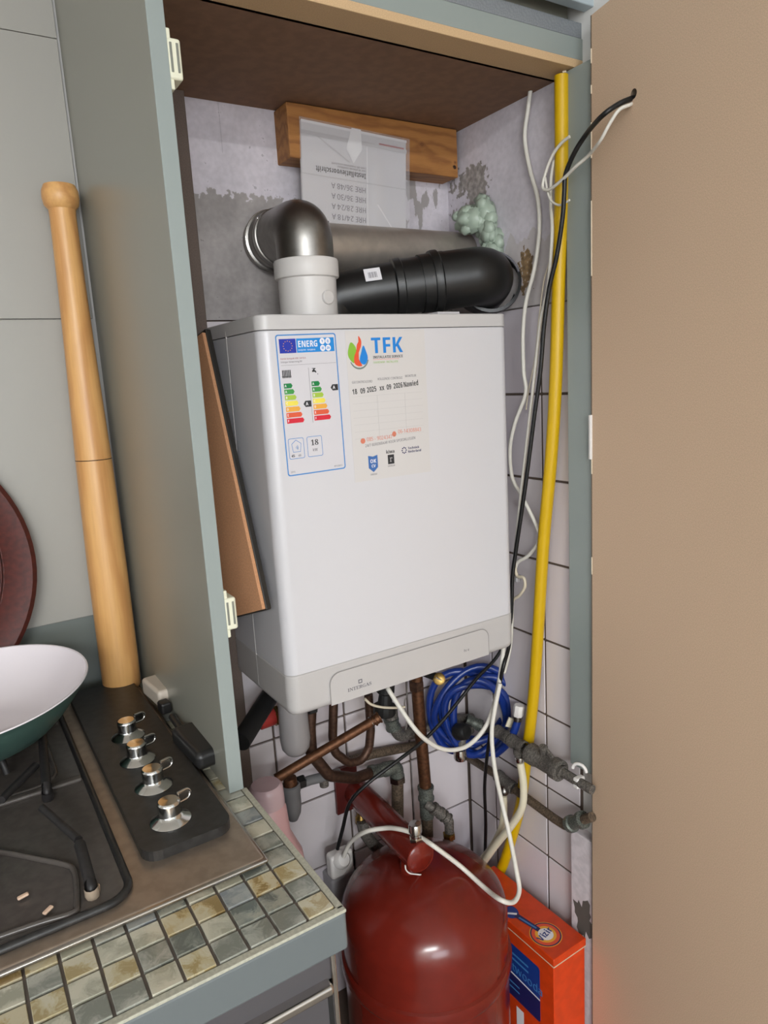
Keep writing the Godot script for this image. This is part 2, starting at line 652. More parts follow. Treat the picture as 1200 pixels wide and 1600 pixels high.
func setting() -> void:
	struct(bx("floor", Vector3(3.4, 0.05, 5.7), 0, M.floor_vinyl, self, Vector3(-0.6, -0.025, 1.4)))
	struct(bx("ceiling", Vector3(3.4, 0.06, 5.7), 0, M.ceiling_paint, self, Vector3(-0.6, 2.63, 1.4)))
	var lb := MB.new()
	lb.box(Vector3(-2.25, 1.3, -0.6), Vector3(0.1, 2.6, 1.7))
	lb.box(Vector3(-2.25, 1.3, 3.0), Vector3(0.1, 2.6, 2.5))
	lb.box(Vector3(-2.25, 0.575, 1.0), Vector3(0.1, 1.15, 1.5))
	lb.box(Vector3(-2.25, 2.425, 1.0), Vector3(0.1, 0.35, 1.5))
	struct(put("wall_left", lb.mesh(), M.room_paint, self))
	var rb := MB.new()
	rb.box(Vector3(-2.08, 1.3, 4.2), Vector3(0.36, 2.6, 0.1))
	rb.box(Vector3(0.46, 1.3, 4.2), Vector3(1.12, 2.6, 0.1))
	rb.box(Vector3(-1.0, 0.475, 4.2), Vector3(1.8, 0.95, 0.1))
	rb.box(Vector3(-1.0, 2.425, 4.2), Vector3(1.8, 0.35, 0.1))
	struct(put("wall_rear", rb.mesh(), M.room_paint, self))
	var win3 := Node3D.new()
	win3.name = "window_3"
	add_child(win3)
	win3.position = Vector3(-1.0, 1.6, 4.21)
	struct(win3)
	for s in [-1.0, 0.0, 1.0]: bx("frame", Vector3(0.05, 1.3, 0.05), 0.004, M.plastic_white, win3, Vector3(-1.0 + 0.875 * s, 1.6, 4.21))
	for s in [-1.0, 1.0]: bx("frame", Vector3(1.8, 0.05, 0.05), 0.004, M.plastic_white, win3, Vector3(-1.0, 1.6 + 0.625 * s, 4.21))
	# right wall with the window behind the photographer
	var b := MB.new()
	b.box(Vector3(0.969, 1.3, -0.29), Vector3(0.1, 2.6, 1.78))
	b.box(Vector3(0.969, 1.3, 3.05), Vector3(0.1, 2.6, 2.3))
	b.box(Vector3(0.969, 0.625, 1.25), Vector3(0.1, 1.25, 1.3))
	b.box(Vector3(0.969, 2.425, 1.25), Vector3(0.1, 0.35, 1.3))
	var wr: Node3D = struct(put("wall_right", b.mesh(), M.room_paint, self))
	var win := Node3D.new()
	win.name = "window_1"
	add_child(win)
	win.position = Vector3(0.99, 1.75, 1.25)
	struct(win)
	var win2 := Node3D.new()
	win2.name = "window_2"
	add_child(win2)
	win2.position = Vector3(-2.26, 1.7, 1.0)
	struct(win2)
	for s in [-1.0, 0.0, 1.0]: bx("frame", Vector3(0.05, 1.1, 0.05), 0.004, M.plastic_white, win2, Vector3(-2.26, 1.7, 1.0 + 0.725 * s))
	for s in [-1.0, 1.0]: bx("frame", Vector3(0.05, 0.05, 1.5), 0.004, M.plastic_white, win2, Vector3(-2.26, 1.7 + 0.525 * s, 1.0))
	for s in [-1.0, 0.0, 1.0]: bx("frame", Vector3(0.05, 1.0, 0.05), 0.004, M.plastic_white, win, Vector3(0.985, 1.75, 1.25 + 0.625 * s))
	for s in [-1.0, 1.0]: bx("frame", Vector3(0.05, 0.05, 1.3), 0.004, M.plastic_white, win, Vector3(0.985, 1.75 + 0.475 * s, 1.25))
	# the wall behind the hob, with its splash panels
	var kw: Node3D = struct(bx("wall_kitchen", Vector3(2.56, 2.6, 0.1), 0, M.room_paint, self, Vector3(-0.925, 1.3, -1.362)))
	bx("panel", Vector3(1.2, 0.63, 0.009), 0.001, M.splash, kw, Vector3(-0.349, 2.296, -1.308))
	bx("panel", Vector3(1.2, 0.426, 0.009), 0.001, M.splash, kw, Vector3(-0.349, 1.767, -1.308))
	bx("panel", Vector3(1.185, 0.508, 0.012), 0.0015, M.splash, kw, Vector3(-0.357, 1.2985, -1.3065))
	bx("edge_strip", Vector3(0.006, 0.61, 0.014), 0.001, M.splash_edge, kw, Vector3(0.2385, 1.249, -1.306))
	bx("panel", Vector3(1.2, 0.145, 0.006), 0.001, M.splash_low, kw, Vector3(-0.349, 0.9715, -1.309))
	# the niche: back wall and right wall, tiled below and plastered above
	var wb: Node3D = struct(bx("wall_back", Vector3(0.745, 2.6, 0.1), 0, M.grout, self, Vector3(0.6275, 1.3, -1.229)))
	var meshes := {}
	var rng := RandomNumberGenerator.new()
	rng.seed = 11
	for row in 9:
		var top := 1.537 - 0.1535 * row
		for c in [[0.2755, 0.3], [0.303, 0.4515], [0.4545, 0.6035], [0.6065, 0.7555], [0.7585, 0.9105]]:
			put("tile", tile_mesh(meshes, c[1] - c[0]), M["tile%d" % rng.randi_range(0, 2)], wb, Vector3((c[0] + c[1]) / 2, top - 0.076, -1.1775) - wb.position)
		for c in [[-1.1725, -1.0865], [-1.0835, -0.9305], [-0.9275, -0.8435]]:
			var t := put("tile", tile_mesh(meshes, c[1] - c[0]), M["tile%d" % rng.randi_range(0, 2)], wr, Vector3(0.9175, top - 0.076, (c[0] + c[1]) / 2) - wr.position)
			t.rotation.y = -PI / 2
	bx("grout_bed", Vector3(0.003, 1.537, 0.34), 0, M.grout, wr, Vector3(0.9178, 0.7685, -1.009))
	bx("plaster", Vector3(0.64, 0.36, 0.006), 0, pictured("plaster_back", plaster_tex(true), 0.85), wb, Vector3(0.595, 1.718, -1.1775))
	var p := bx("plaster", Vector3(0.33, 0.36, 0.006), 0, pictured("plaster_right", plaster_tex(false), 0.85), wr, Vector3(0.9168, 1.718, -1.01))
	p.rotation.y = -PI / 2
	# timber batten up the niche's left corner
	struct(bx("trim_1", Vector3(0.122, 1.875, 0.022), 0.002, M.batten, self, Vector3(0.335, 0.94, -1.1635)))


func tile_mesh(store: Dictionary, w: float) -> ArrayMesh:
	var key := snappedf(w, 0.001)
	if not store.has(key):
		var b := MB.new()
		b.box(Vector3.ZERO, Vector3(w - 0.001, 0.1494, 0.006), 0.0016, 1)
		store[key] = b.mesh()
	return store[key]


func cupboard() -> void:
	# one carcass: side panel, top board, rail, upper cabinet, hinge post and the open door
	var c := thing("boiler_cupboard", "tall grey-green kitchen cupboard round the boiler, its brown door open", "cupboard", Vector3(0.6, 0, -1.0))
	var o := bx("side_panel", Vector3(0.019, 1.598, 0.466), 0.001, M.lacquer_side, c, Vector3(0.2635, 1.7055, -1.0695))
	bx("edge_band", Vector3(0.0195, 1.598, 0.0015), 0.0005, M.lacquer_edge, o, Vector3(0.26375, 1.7055, -0.8358)).set_meta("label", "paler front edge of the panel")
	# magnetic door catches on the panel's inner face
	for y in [1.784, 1.147]:
		var k := bx("door_catch", Vector3(0.015, 0.042, 0.03), 0.003, M.plastic_ivory, c, Vector3(0.2805, y, -0.849))
		k.set_meta("label", "upper ivory plastic catch" if y > 1.5 else "lower ivory plastic catch")
		bx("back_plate", Vector3(0.005, 0.062, 0.018), 0.0015, M.plastic_ivory, k, Vector3(0.2755, y, -0.845))
		for s in [-1.0, 1.0]: bx("slot", Vector3(0.0026, 0.03, 0.002), 0.0005, M.slot_dark, k, Vector3(0.2800 + 0.0036 * s, y + 0.001, -0.8342))
	bx("top_board", Vector3(0.642, 0.006, 0.29), 0.0005, M.board_dark, c, Vector3(0.5945, 1.879, -1.029)).set_meta("label", "dark brown hardboard closing the niche")
	var r := bx("rail", Vector3(0.652, 0.031, 0.05), 0.0015, M.lacquer, c, Vector3(0.5995, 1.9025, -0.86))
	bx("underside", Vector3(0.652, 0.012, 0.056), 0.001, M.raw_wood, r, Vector3(0.5995, 1.882, -0.863)).set_meta("label", "raw timber underside")
	bx("chip", Vector3(0.02, 0.003, 0.014), 0.001, M.chipped, r, Vector3(0.915, 1.874, -0.845), Vector3(0, 0.5, 0.1)).set_meta("label", "splintered pale end")
	bx("chip", Vector3(0.03, 0.003, 0.006), 0.001, M.chipped, r, Vector3(0.905, 1.8735, -0.858), Vector3(0, 0.7, 0))
	bx("metal_profile", Vector3(0.652, 0.022, 0.02), 0.001, M.steel_rail, c, Vector3(0.5995, 1.9295, -0.847)).set_meta("label", "galvanised profile above the rail")
	bx("upper_body", Vector3(0.64, 0.6, 0.3), 0.001, M.lacquer_side, c, Vector3(0.594, 2.243, -1.01))
	bx("upper_door", Vector3(0.66, 0.6, 0.02), 0.002, mat("gloss_front", "aab6bc", 0.16), c, Vector3(0.605, 2.253, -0.823))
	bx("hinge_post", Vector3(0.03, 1.165, 0.06), 0.0015, M.lacquer, c, Vector3(0.914, 1.2925, -0.822))
	# the open door: raw hardboard on the inside
	var d := Node3D.new()
	d.name = "door"
	c.add_child(d)
	d.position = Vector3(0.893, 0.1, -0.794) - c.position
	d.rotation.y = atan2(-0.975, -0.221)
	d.set_meta("label", "raw brown hardboard inside of the door")
	var cs := CSGBox3D.new()
	cs.name = "leaf"
	cs.size = Vector3(0.66, 1.829, 0.018)
	cs.material = M.hardboard
	d.add_child(cs)
	cs.position = Vector3(0.33, 0.9145, -0.009)
	var hole := CSGCylinder3D.new()
	hole.name = "cable_hole"
	hole.operation = CSGShape3D.OPERATION_SUBTRACTION
	hole.radius = 0.0065
	hole.height = 0.05
	hole.sides = 20
	hole.material = M.hardboard_edge
	cs.add_child(hole)
	hole.rotation.x = PI / 2
	hole.position = Vector3(0.0945 - 0.33, 1.69 - 0.9145, 0)
	var eb := MB.new()
	eb.box(Vector3(-0.0012, 0.9145, -0.009), Vector3(0.0024, 1.829, 0.019), 0.0004, 1)
	put("edge", eb.mesh(), M.hardboard_edge, d)
	var ys := [1.73, 1.775, 1.66, 1.52, 1.2, 1.0]
	var ls := [0.012, 0.02, 0.05, 0.11, 0.09, 0.03]
	for k in ys.size():
		var cb := MB.new()
		cb.box(Vector3.ZERO, Vector3(0.0016, ls[k], 0.002), 0.0006, 1)
		put("chip", cb.mesh(), M.chipped, d, Vector3(-0.0005, ys[k], 0.0004))
	var wh := MB.new()
	wh.box(Vector3.ZERO, Vector3(0.005, 0.072, 0.006), 0.001, 1)
	put("hinge_leaf", wh.mesh(), M.plastic_white, d, Vector3(-0.002, 1.215, 0.001))
	# the stub of wall below the post
	var wp := thing("wall_stub", "white painted stub of wall below the grey post, its paint flaking", "wall stub", Vector3(0.905, 0, -0.845))
	bx("body", Vector3(0.032, 0.575, 0.06), 0.002, mat("old_white", "d5cccf", 0.7, 0.0, "cloud", 8.0), wp, Vector3(0.914, 0.2875, -0.822))
	var ragged := PackedVector2Array()
	for k in 26:
		var a := TAU * k / 26.0
		var q := 1.0 + 0.25 * sin(k * 5.3) + 0.16 * cos(k * 9.1)
		ragged.append(Vector2(0.022 * q * cos(a), 0.402 + 0.04 * q * sin(a)))
	var fb := MB.new()
	fb.prism(ragged, 0.0005)
	put("bare_patch", fb.mesh(), mat("bare_cement", "6f665f", 0.95, 0.0, "speck", 40.0), wp, Vector3(0.8984, 0, -0.82) - wp.position).rotation.y = -PI / 2


func boiler() -> void:
	var o := thing("boiler", "white wall-hung gas boiler with energy label and service sticker", "boiler", Vector3(0.616, 0.928, -1.05))
	put("cover", slab(0.452, 0.236, 0.5055, 0.018), M.boiler_white, o, Vector3(0.616, 1.2487, -1.048) - o.position).set_meta("label", "glossy white front cover")
	put("lid", slab(0.4525, 0.2365, 0.0205, 0.018), M.boiler_lid, o, Vector3(0.616, 1.5125, -1.048) - o.position)
	put("base_cover", slab(0.4525, 0.236, 0.0675, 0.018, 0.014), M.boiler_base, o, Vector3(0.616, 0.9615, -1.0475) - o.position)
	bx("side_seam", Vector3(0.002, 0.57, 0.003), 0.0008, M.pp_white, o, Vector3(0.3905, 1.225, -1.057))
	# control flap
	var fl := MB.new()
	var fp := PackedVector2Array()
	for p in round_rect(-0.1595, -0.0255, 0.1595, 0.04, 0.018, 6):
		fp.append(Vector2(p[0], maxf(-p[1], -0.0255)))
	fl.prism(fp, 0.0016)
	var flap := put("control_flap", fl.mesh(), M.boiler_base, o, Vector3(0.6165, 0.957, -0.9295) - o.position)
	var fo := []
	var fi := []
	for p in round_rect(-0.1605, -0.0265, 0.1605, 0.05, 0.0185, 6): fo.append([p[0], minf(p[1], 0.0255)])
	for p in round_rect(-0.1593, -0.0253, 0.1593, 0.05, 0.018, 6): fi.append([p[0], minf(p[1], 0.0255)])
	frame_of("gap", fo, fi, M.seam, flap, 0.0018)
	txt("INTERGAS", 0.0052, M.ink_grey, flap, -0.1075, 0.009, 0.0017, 1.15, true, "Droid Serif", true)
	frame_of("emblem", rect(-0.1095, -0.0035, -0.1025, 0.003), rect(-0.108, -0.002, -0.104, 0.0015), M.ink_grey, flap, 0.0018)
	txt("hr e", 0.0048, M.ink_grey, flap, 0.1095, 0.004, 0.0017, 1.0, false, "Droid Sans", true)
	energy_label(o)
	service_sticker(o)


func slab(w: float, d: float, h: float, r: float, under := 0.0) -> ArrayMesh:
	# a low block with upright corners rounded by r; under > 0 also rounds the lower rim
	var ring := []
	for p in round_rect(-w / 2, -d / 2, w / 2, d / 2, r, 6): ring.append(Vector2(p[0], p[1]))
	var prof := [[0.0025, h / 2], [0.0008, h / 2 - 0.0008], [0.0, h / 2 - 0.0025]]
	if under > 0.0:
		for k in 5: prof.append([under * (1.0 - cos(PI / 2 * k / 4.0)), -h / 2 + under - under * sin(PI / 2 * k / 4.0)])
	else:
		prof.append([0.0, -h / 2])
	var b := MB.new()
	var rows := []
	for j in prof.size():
		var row := []
		var e: Array = prof[maxi(j - 1, 0)]
		var g: Array = prof[mini(j + 1, prof.size() - 1)]
		var t := Vector2(-(g[0] - e[0]), g[1] - e[1]).normalized()   # outwards, up: from the rim of the top down the side
		for k in ring.size():
			var a: Vector2 = ring[(k - 1 + ring.size()) % ring.size()]
			var c: Vector2 = ring[(k + 1) % ring.size()]
			var tg := (c - a).normalized()
			var out := Vector2(tg.y, -tg.x)
			var q: Vector2 = ring[k] - out * prof[j][0]
			row.append(b.vert(Vector3(q.x, prof[j][1], q.y), Vector3(-t.y * out.x, t.x, -t.y * out.y)))
		rows.append(row)
	for j in rows.size() - 1:
		for k in ring.size(): b.quad(rows[j][k], rows[j][(k + 1) % ring.size()], rows[j + 1][(k + 1) % ring.size()], rows[j + 1][k])
	for cap in [[0, Vector3.UP], [rows.size() - 1, Vector3.DOWN]]:
		var m: int = b.vert(Vector3(0, prof[cap[0]][1], 0), cap[1])
		var ids := []
		for k in ring.size(): ids.append(b.vert(b.v[rows[cap[0]][k]], cap[1]))
		for k in ring.size(): b.tri(m, ids[k], ids[(k + 1) % ring.size()])
	return b.mesh()


func energy_label(o: Node3D) -> void:
	# 97 by 200 mm, stuck on a little aslant
	var e := flatshape("energy_label", rect(0, 0, 0.097, 0.2), M.label_white, o, 0.0, 0.0002)
	e.position = Vector3(0.4125, 1.496, -0.9298) - o.position
	e.rotation.z = 0.012
	frame_of("border", round_rect(0.001, 0.001, 0.096, 0.199, 0.004), round_rect(0.0026, 0.0026, 0.0944, 0.1974, 0.003), M.label_line, e, 0.0004)
	flatshape("flag", rect(0.006, 0.007, 0.0315, 0.0265), M.eu_blue, e)
	for k in 12: flatshape("star", disc(0.0188 + 0.0068 * cos(TAU * k / 12), 0.0168 + 0.0068 * sin(TAU * k / 12), 0.0007, 0.0007, 5), M.print_yellow, e, 0.0004)
	flatshape("banner", rect(0.0325, 0.007, 0.0925, 0.0265), M.energy_blue, e)
	txt("ENERG", 0.0088, M.print_white, e, 0.0342, 0.0148, 0.0004, 0.8, true)
	txt("енергия · ενεργεια", 0.0024, M.print_white, e, 0.0345, 0.0228, 0.0004, 0.95)
	for p in [[0.0735, 0.0118, "Y"], [0.0825, 0.0118, "IJ"], [0.0735, 0.0215, "IE"], [0.0825, 0.0215, "IA"]]:
		flatshape("roundel", disc(p[0], p[1], 0.0042, 0.0044), M.print_white, e, 0.0004)
		txt(p[2], 0.0034, M.energy_blue, e, p[0], p[1], 0.0006, 1.0, true, "Droid Sans", true)
	txt("Kombi Kompakt HRE 24/18 A", 0.0022, M.ink_red, e, 0.006, 0.034, 0.0003, 0.95)
	txt("Intergas Verwarming BV", 0.0019, M.ink_grey, e, 0.006, 0.0385, 0.0003, 0.95)
	flatshape("rule", rect(0.006, 0.0428, 0.093, 0.0431), M.ink_grey, e)
	flatshape("rule", rect(0.0478, 0.048, 0.0482, 0.126), M.ink_grey, e)
	for k in 6: flatshape("radiator_rib", rect(0.0068 + 0.0023 * k, 0.0495, 0.0083 + 0.0023 * k, 0.0605), M.ink, e)
	flatshape("radiator_foot", rect(0.006, 0.058, 0.0205, 0.0588), M.ink, e)
	flatshape("tap_symbol", [[0.0535, 0.0525], [0.056, 0.0515], [0.056, 0.05], [0.0535, 0.0496], [0.0535, 0.0489], [0.0592, 0.0489], [0.0592, 0.0496], [0.0572, 0.05], [0.0572, 0.0515], [0.0595, 0.0528], [0.0602, 0.0555], [0.0588, 0.0555], [0.0575, 0.054], [0.0535, 0.0545]], M.ink, e)
	flatshape("drop", disc(0.0622, 0.0575, 0.0006, 0.001, 8), M.ink_grey, e)
	var names := ["A", "A", "B", "C", "D", "E", "F"]
	for col in 2:
		var x0 := 0.0075 + 0.0435 * col
		for k in 7:
			var y0 := 0.068 + 0.0082 * k - 0.0005 * col
			var x1 := x0 + 0.0112 + 0.0023 * k
			flatshape("arrow", [[x0, y0], [x1, y0], [x1 + 0.0022, y0 + 0.0034], [x1, y0 + 0.0068], [x0, y0 + 0.0068]], M["bar%d" % k], e)
			txt(names[k], 0.0034, M.print_white, e, x0 + 0.0012, y0 + 0.0034, 0.0004, 0.9, true)
	for p in [[0.0355, 0.0985], [0.0812, 0.0782]]:
		flatshape("rating", [[p[0], p[1]], [p[0] + 0.0032, p[1] - 0.0044], [p[0] + 0.0122, p[1] - 0.0044], [p[0] + 0.0122, p[1] + 0.0044], [p[0] + 0.0032, p[1] + 0.0044]], M.ink, e)
		txt("A", 0.0046, M.print_white, e, p[0] + 0.0035, p[1], 0.0004, 0.95, true)
	for x in [0.006, 0.0355]:
		frame_of("box", round_rect(x, 0.1455, x + 0.0245, 0.175, 0.0025), round_rect(x + 0.0007, 0.1462, x + 0.0238, 0.1743, 0.002), M.label_line, e)
	frame_of("house", [[0.0182, 0.1478], [0.0262, 0.1535], [0.0245, 0.1655], [0.0125, 0.1655], [0.0108, 0.1535]], [[0.0182, 0.1487], [0.0255, 0.1538], [0.024, 0.1649], [0.013, 0.1649], [0.0115, 0.1538]], M.label_line, e)
	for k in 3:
		var arc := []
		var arc2 := []
		for j in 9:
			var a := -0.8 + 1.6 * j / 8.0
			arc.append([0.0165 + (0.0016 + 0.0016 * k) * cos(a), 0.159 + (0.0016 + 0.0016 * k) * sin(a)])
			arc2.push_front([0.0165 + (0.0011 + 0.0016 * k) * cos(a), 0.159 + (0.0011 + 0.0016 * k) * sin(a)])
		flatshape("sound_wave", arc + arc2, M.label_line, e)
	txt("45", 0.0036, M.ink, e, 0.0092, 0.1705, 0.0003, 1.0, true)
	txt("dB", 0.0028, M.ink_grey, e, 0.02, 0.1708, 0.0003)
	txt("18", 0.0078, M.ink, e, 0.0478, 0.1548, 0.0003, 1.0, true, "Droid Serif", true)
	txt("kW", 0.0042, M.ink_grey, e, 0.0478, 0.1655, 0.0003, 1.0, false, "Droid Sans", true)
	txt("2015", 0.002, M.ink_grey, e, 0.006, 0.1935, 0.0003)
	txt("811/2013", 0.002, M.ink_grey, e, 0.077, 0.1935, 0.0003)


func bez(pts: Array, n := 8) -> Array:
	# a closed outline: smooth curve through the points
	var c := Curve2D.new()
	var o := []
	var k := pts.size()
	for j in k:
		var p0 := Vector2(pts[(j - 1 + k) % k][0], pts[(j - 1 + k) % k][1])
		var p1 := Vector2(pts[j][0], pts[j][1])
		var p2 := Vector2(pts[(j + 1) % k][0], pts[(j + 1) % k][1])
		var p3 := Vector2(pts[(j + 2) % k][0], pts[(j + 2) % k][1])
		for s in n:
			var w := p1.cubic_interpolate(p2, p0, p3, float(s) / n)
			o.append([w.x, w.y])
	return o


func service_sticker(o: Node3D) -> void:
	var e := flatshape("service_sticker", rect(0, 0, 0.142, 0.224), M.label_cream, o, 0.0, 0.0002)
	e.position = Vector3(0.5245, 1.4985, -0.9298) - o.position
	e.rotation.z = 0.004
	# flame, leaf and drop emblem: 1 mm of the sticker is about 1.2 px of the picture
	flatshape("leaf", bez([[0.0085, 0.0165], [0.0165, 0.024], [0.0165, 0.037], [0.0125, 0.046], [0.0085, 0.0445], [0.0035, 0.0375], [0.003, 0.029]]), M.logo_green, e)
	flatshape("flame", bez([[0.022, 0.0075], [0.0263, 0.014], [0.0255, 0.0225], [0.021, 0.0315], [0.0205, 0.041], [0.024, 0.0475], [0.0255, 0.051], [0.0185, 0.051], [0.0128, 0.0465], [0.013, 0.037], [0.017, 0.029], [0.0188, 0.02], [0.0217, 0.0155]]), M.logo_red, e, 0.0004)
	flatshape("drop", bez([[0.0295, 0.0215], [0.034, 0.031], [0.036, 0.04], [0.0325, 0.0475], [0.0285, 0.0493], [0.0235, 0.0465], [0.022, 0.041], [0.025, 0.032]]), M.logo_blue, e, 0.0006)
	var sw := []
	var sw2 := []
	for j in 15:
		var a := 0.25 + 2.5 * j / 14.0
		sw.append([0.0212 + 0.0166 * cos(a), 0.0385 + 0.0175 * sin(a)])
		sw2.push_front([0.0212 + 0.0152 * cos(a), 0.0385 + 0.0152 * sin(a)])
	flatshape("swoosh", sw + sw2, M.logo_grey, e)
	txt("TFK", 0.0228, M.logo_blue, e, 0.0425, 0.0225, 0.0004, 1.05, true)
	txt("INSTALLATIE SERVICE", 0.0038, M.ink, e, 0.0455, 0.0393, 0.0003, 0.99, true)
	flatshape("rule", rect(0.0455, 0.0425, 0.0925, 0.0429), M.logo_red, e)
	txt("DUURZAAM · INSTALLATIE", 0.0028, M.logo_green, e, 0.0455, 0.047, 0.0003, 0.98)
	txt("GECONTROLEERD", 0.0034, M.ink_grey, e, 0.006, 0.0745, 0.0003, 0.95)
	txt("VOLGENDE CONTROLE", 0.0034, M.ink_grey, e, 0.051, 0.072, 0.0003, 0.95)
	txt("MONTEUR", 0.0034, M.ink_grey, e, 0.1015, 0.07, 0.0003, 0.95)
	for k in 7: flatshape("grid_line", rect(0.005, 0.0955 + 0.0105 * k, 0.132, 0.0958 + 0.0105 * k), M.grid_grey, e)
	for x in [0.0485, 0.099]: flatshape("grid_line", rect(x, 0.0955, x + 0.0004, 0.1585), M.grid_grey, e)
	var hand := [["18", 0.0055, 0.0885], ["09", 0.0195, 0.088], ["2025", 0.031, 0.087], ["xx", 0.0535, 0.0855], ["09", 0.0665, 0.085], ["2026", 0.079, 0.084], ["Nawied", 0.0975, 0.083]]
	for w in hand:
		var t := txt(w[0], 0.0078, M.ink, e, w[1], w[2], 0.0003, 0.72, true)
		t.rotation.z = 0.06
	flatshape("phone_disc", disc(0.0185, 0.1625, 0.0042, 0.0042), M.phone_orange, e)
	txt("085 - 9024347", 0.0056, M.phone_orange, e, 0.025, 0.161, 0.0003, 0.95)
	flatshape("phone_disc", disc(0.0755, 0.1572, 0.0038, 0.0042), M.phone_orange, e)
	txt("06-14308843", 0.0056, M.phone_orange, e, 0.0825, 0.1545, 0.0003, 0.98)
	txt("24/7 BEREIKBAAR VOOR SPOEDKLUSSEN", 0.004, M.ink_grey, e, 0.022, 0.1705, 0.0003, 0.92).rotation.z = 0.04
	flatshape("shield", [[0.0258, 0.186], [0.0342, 0.188], [0.0425, 0.186], [0.0425, 0.205], [0.0342, 0.212], [0.0258, 0.205]], M.badge_blue, e)
	txt("OK", 0.0058, M.print_white, e, 0.0342, 0.195, 0.0004, 1.0, true, "Droid Sans", true)
	txt("CV", 0.0044, M.print_white, e, 0.0345, 0.2025, 0.0004, 1.0, true, "Droid Sans", true)
	txt("ERKEND", 0.0018, M.ink_grey, e, 0.0342, 0.2155, 0.0003, 1.0, false, "Droid Sans", true)
	txt("kiwa", 0.0052, M.ink, e, 0.0665, 0.1838, 0.0003, 1.0, true, "Droid Sans", true)
	flatshape("badge", rect(0.0612, 0.1885, 0.0728, 0.203), M.ink, e)
	txt("r", 0.0085, M.grid_grey, e, 0.067, 0.1955, 0.0004, 1.0, false, "Droid Serif", true)
	txt("GASKEUR", 0.0018, M.ink_grey, e, 0.067, 0.206, 0.0003, 1.0, false, "Droid Sans", true)
	for k in 8:
		var a := TAU * k / 8
		flatshape("petal", disc(0.0925 + 0.0038 * cos(a), 0.1845 + 0.0044 * sin(a), 0.0013, 0.0011, 8), M.print_navy, e)
	txt("Techniek", 0.0036, M.print_navy, e, 0.0995, 0.182, 0.0003, 1.0, true)
	txt("Nederland", 0.0036, M.print_navy, e, 0.0995, 0.1875, 0.0003, 1.0, true)


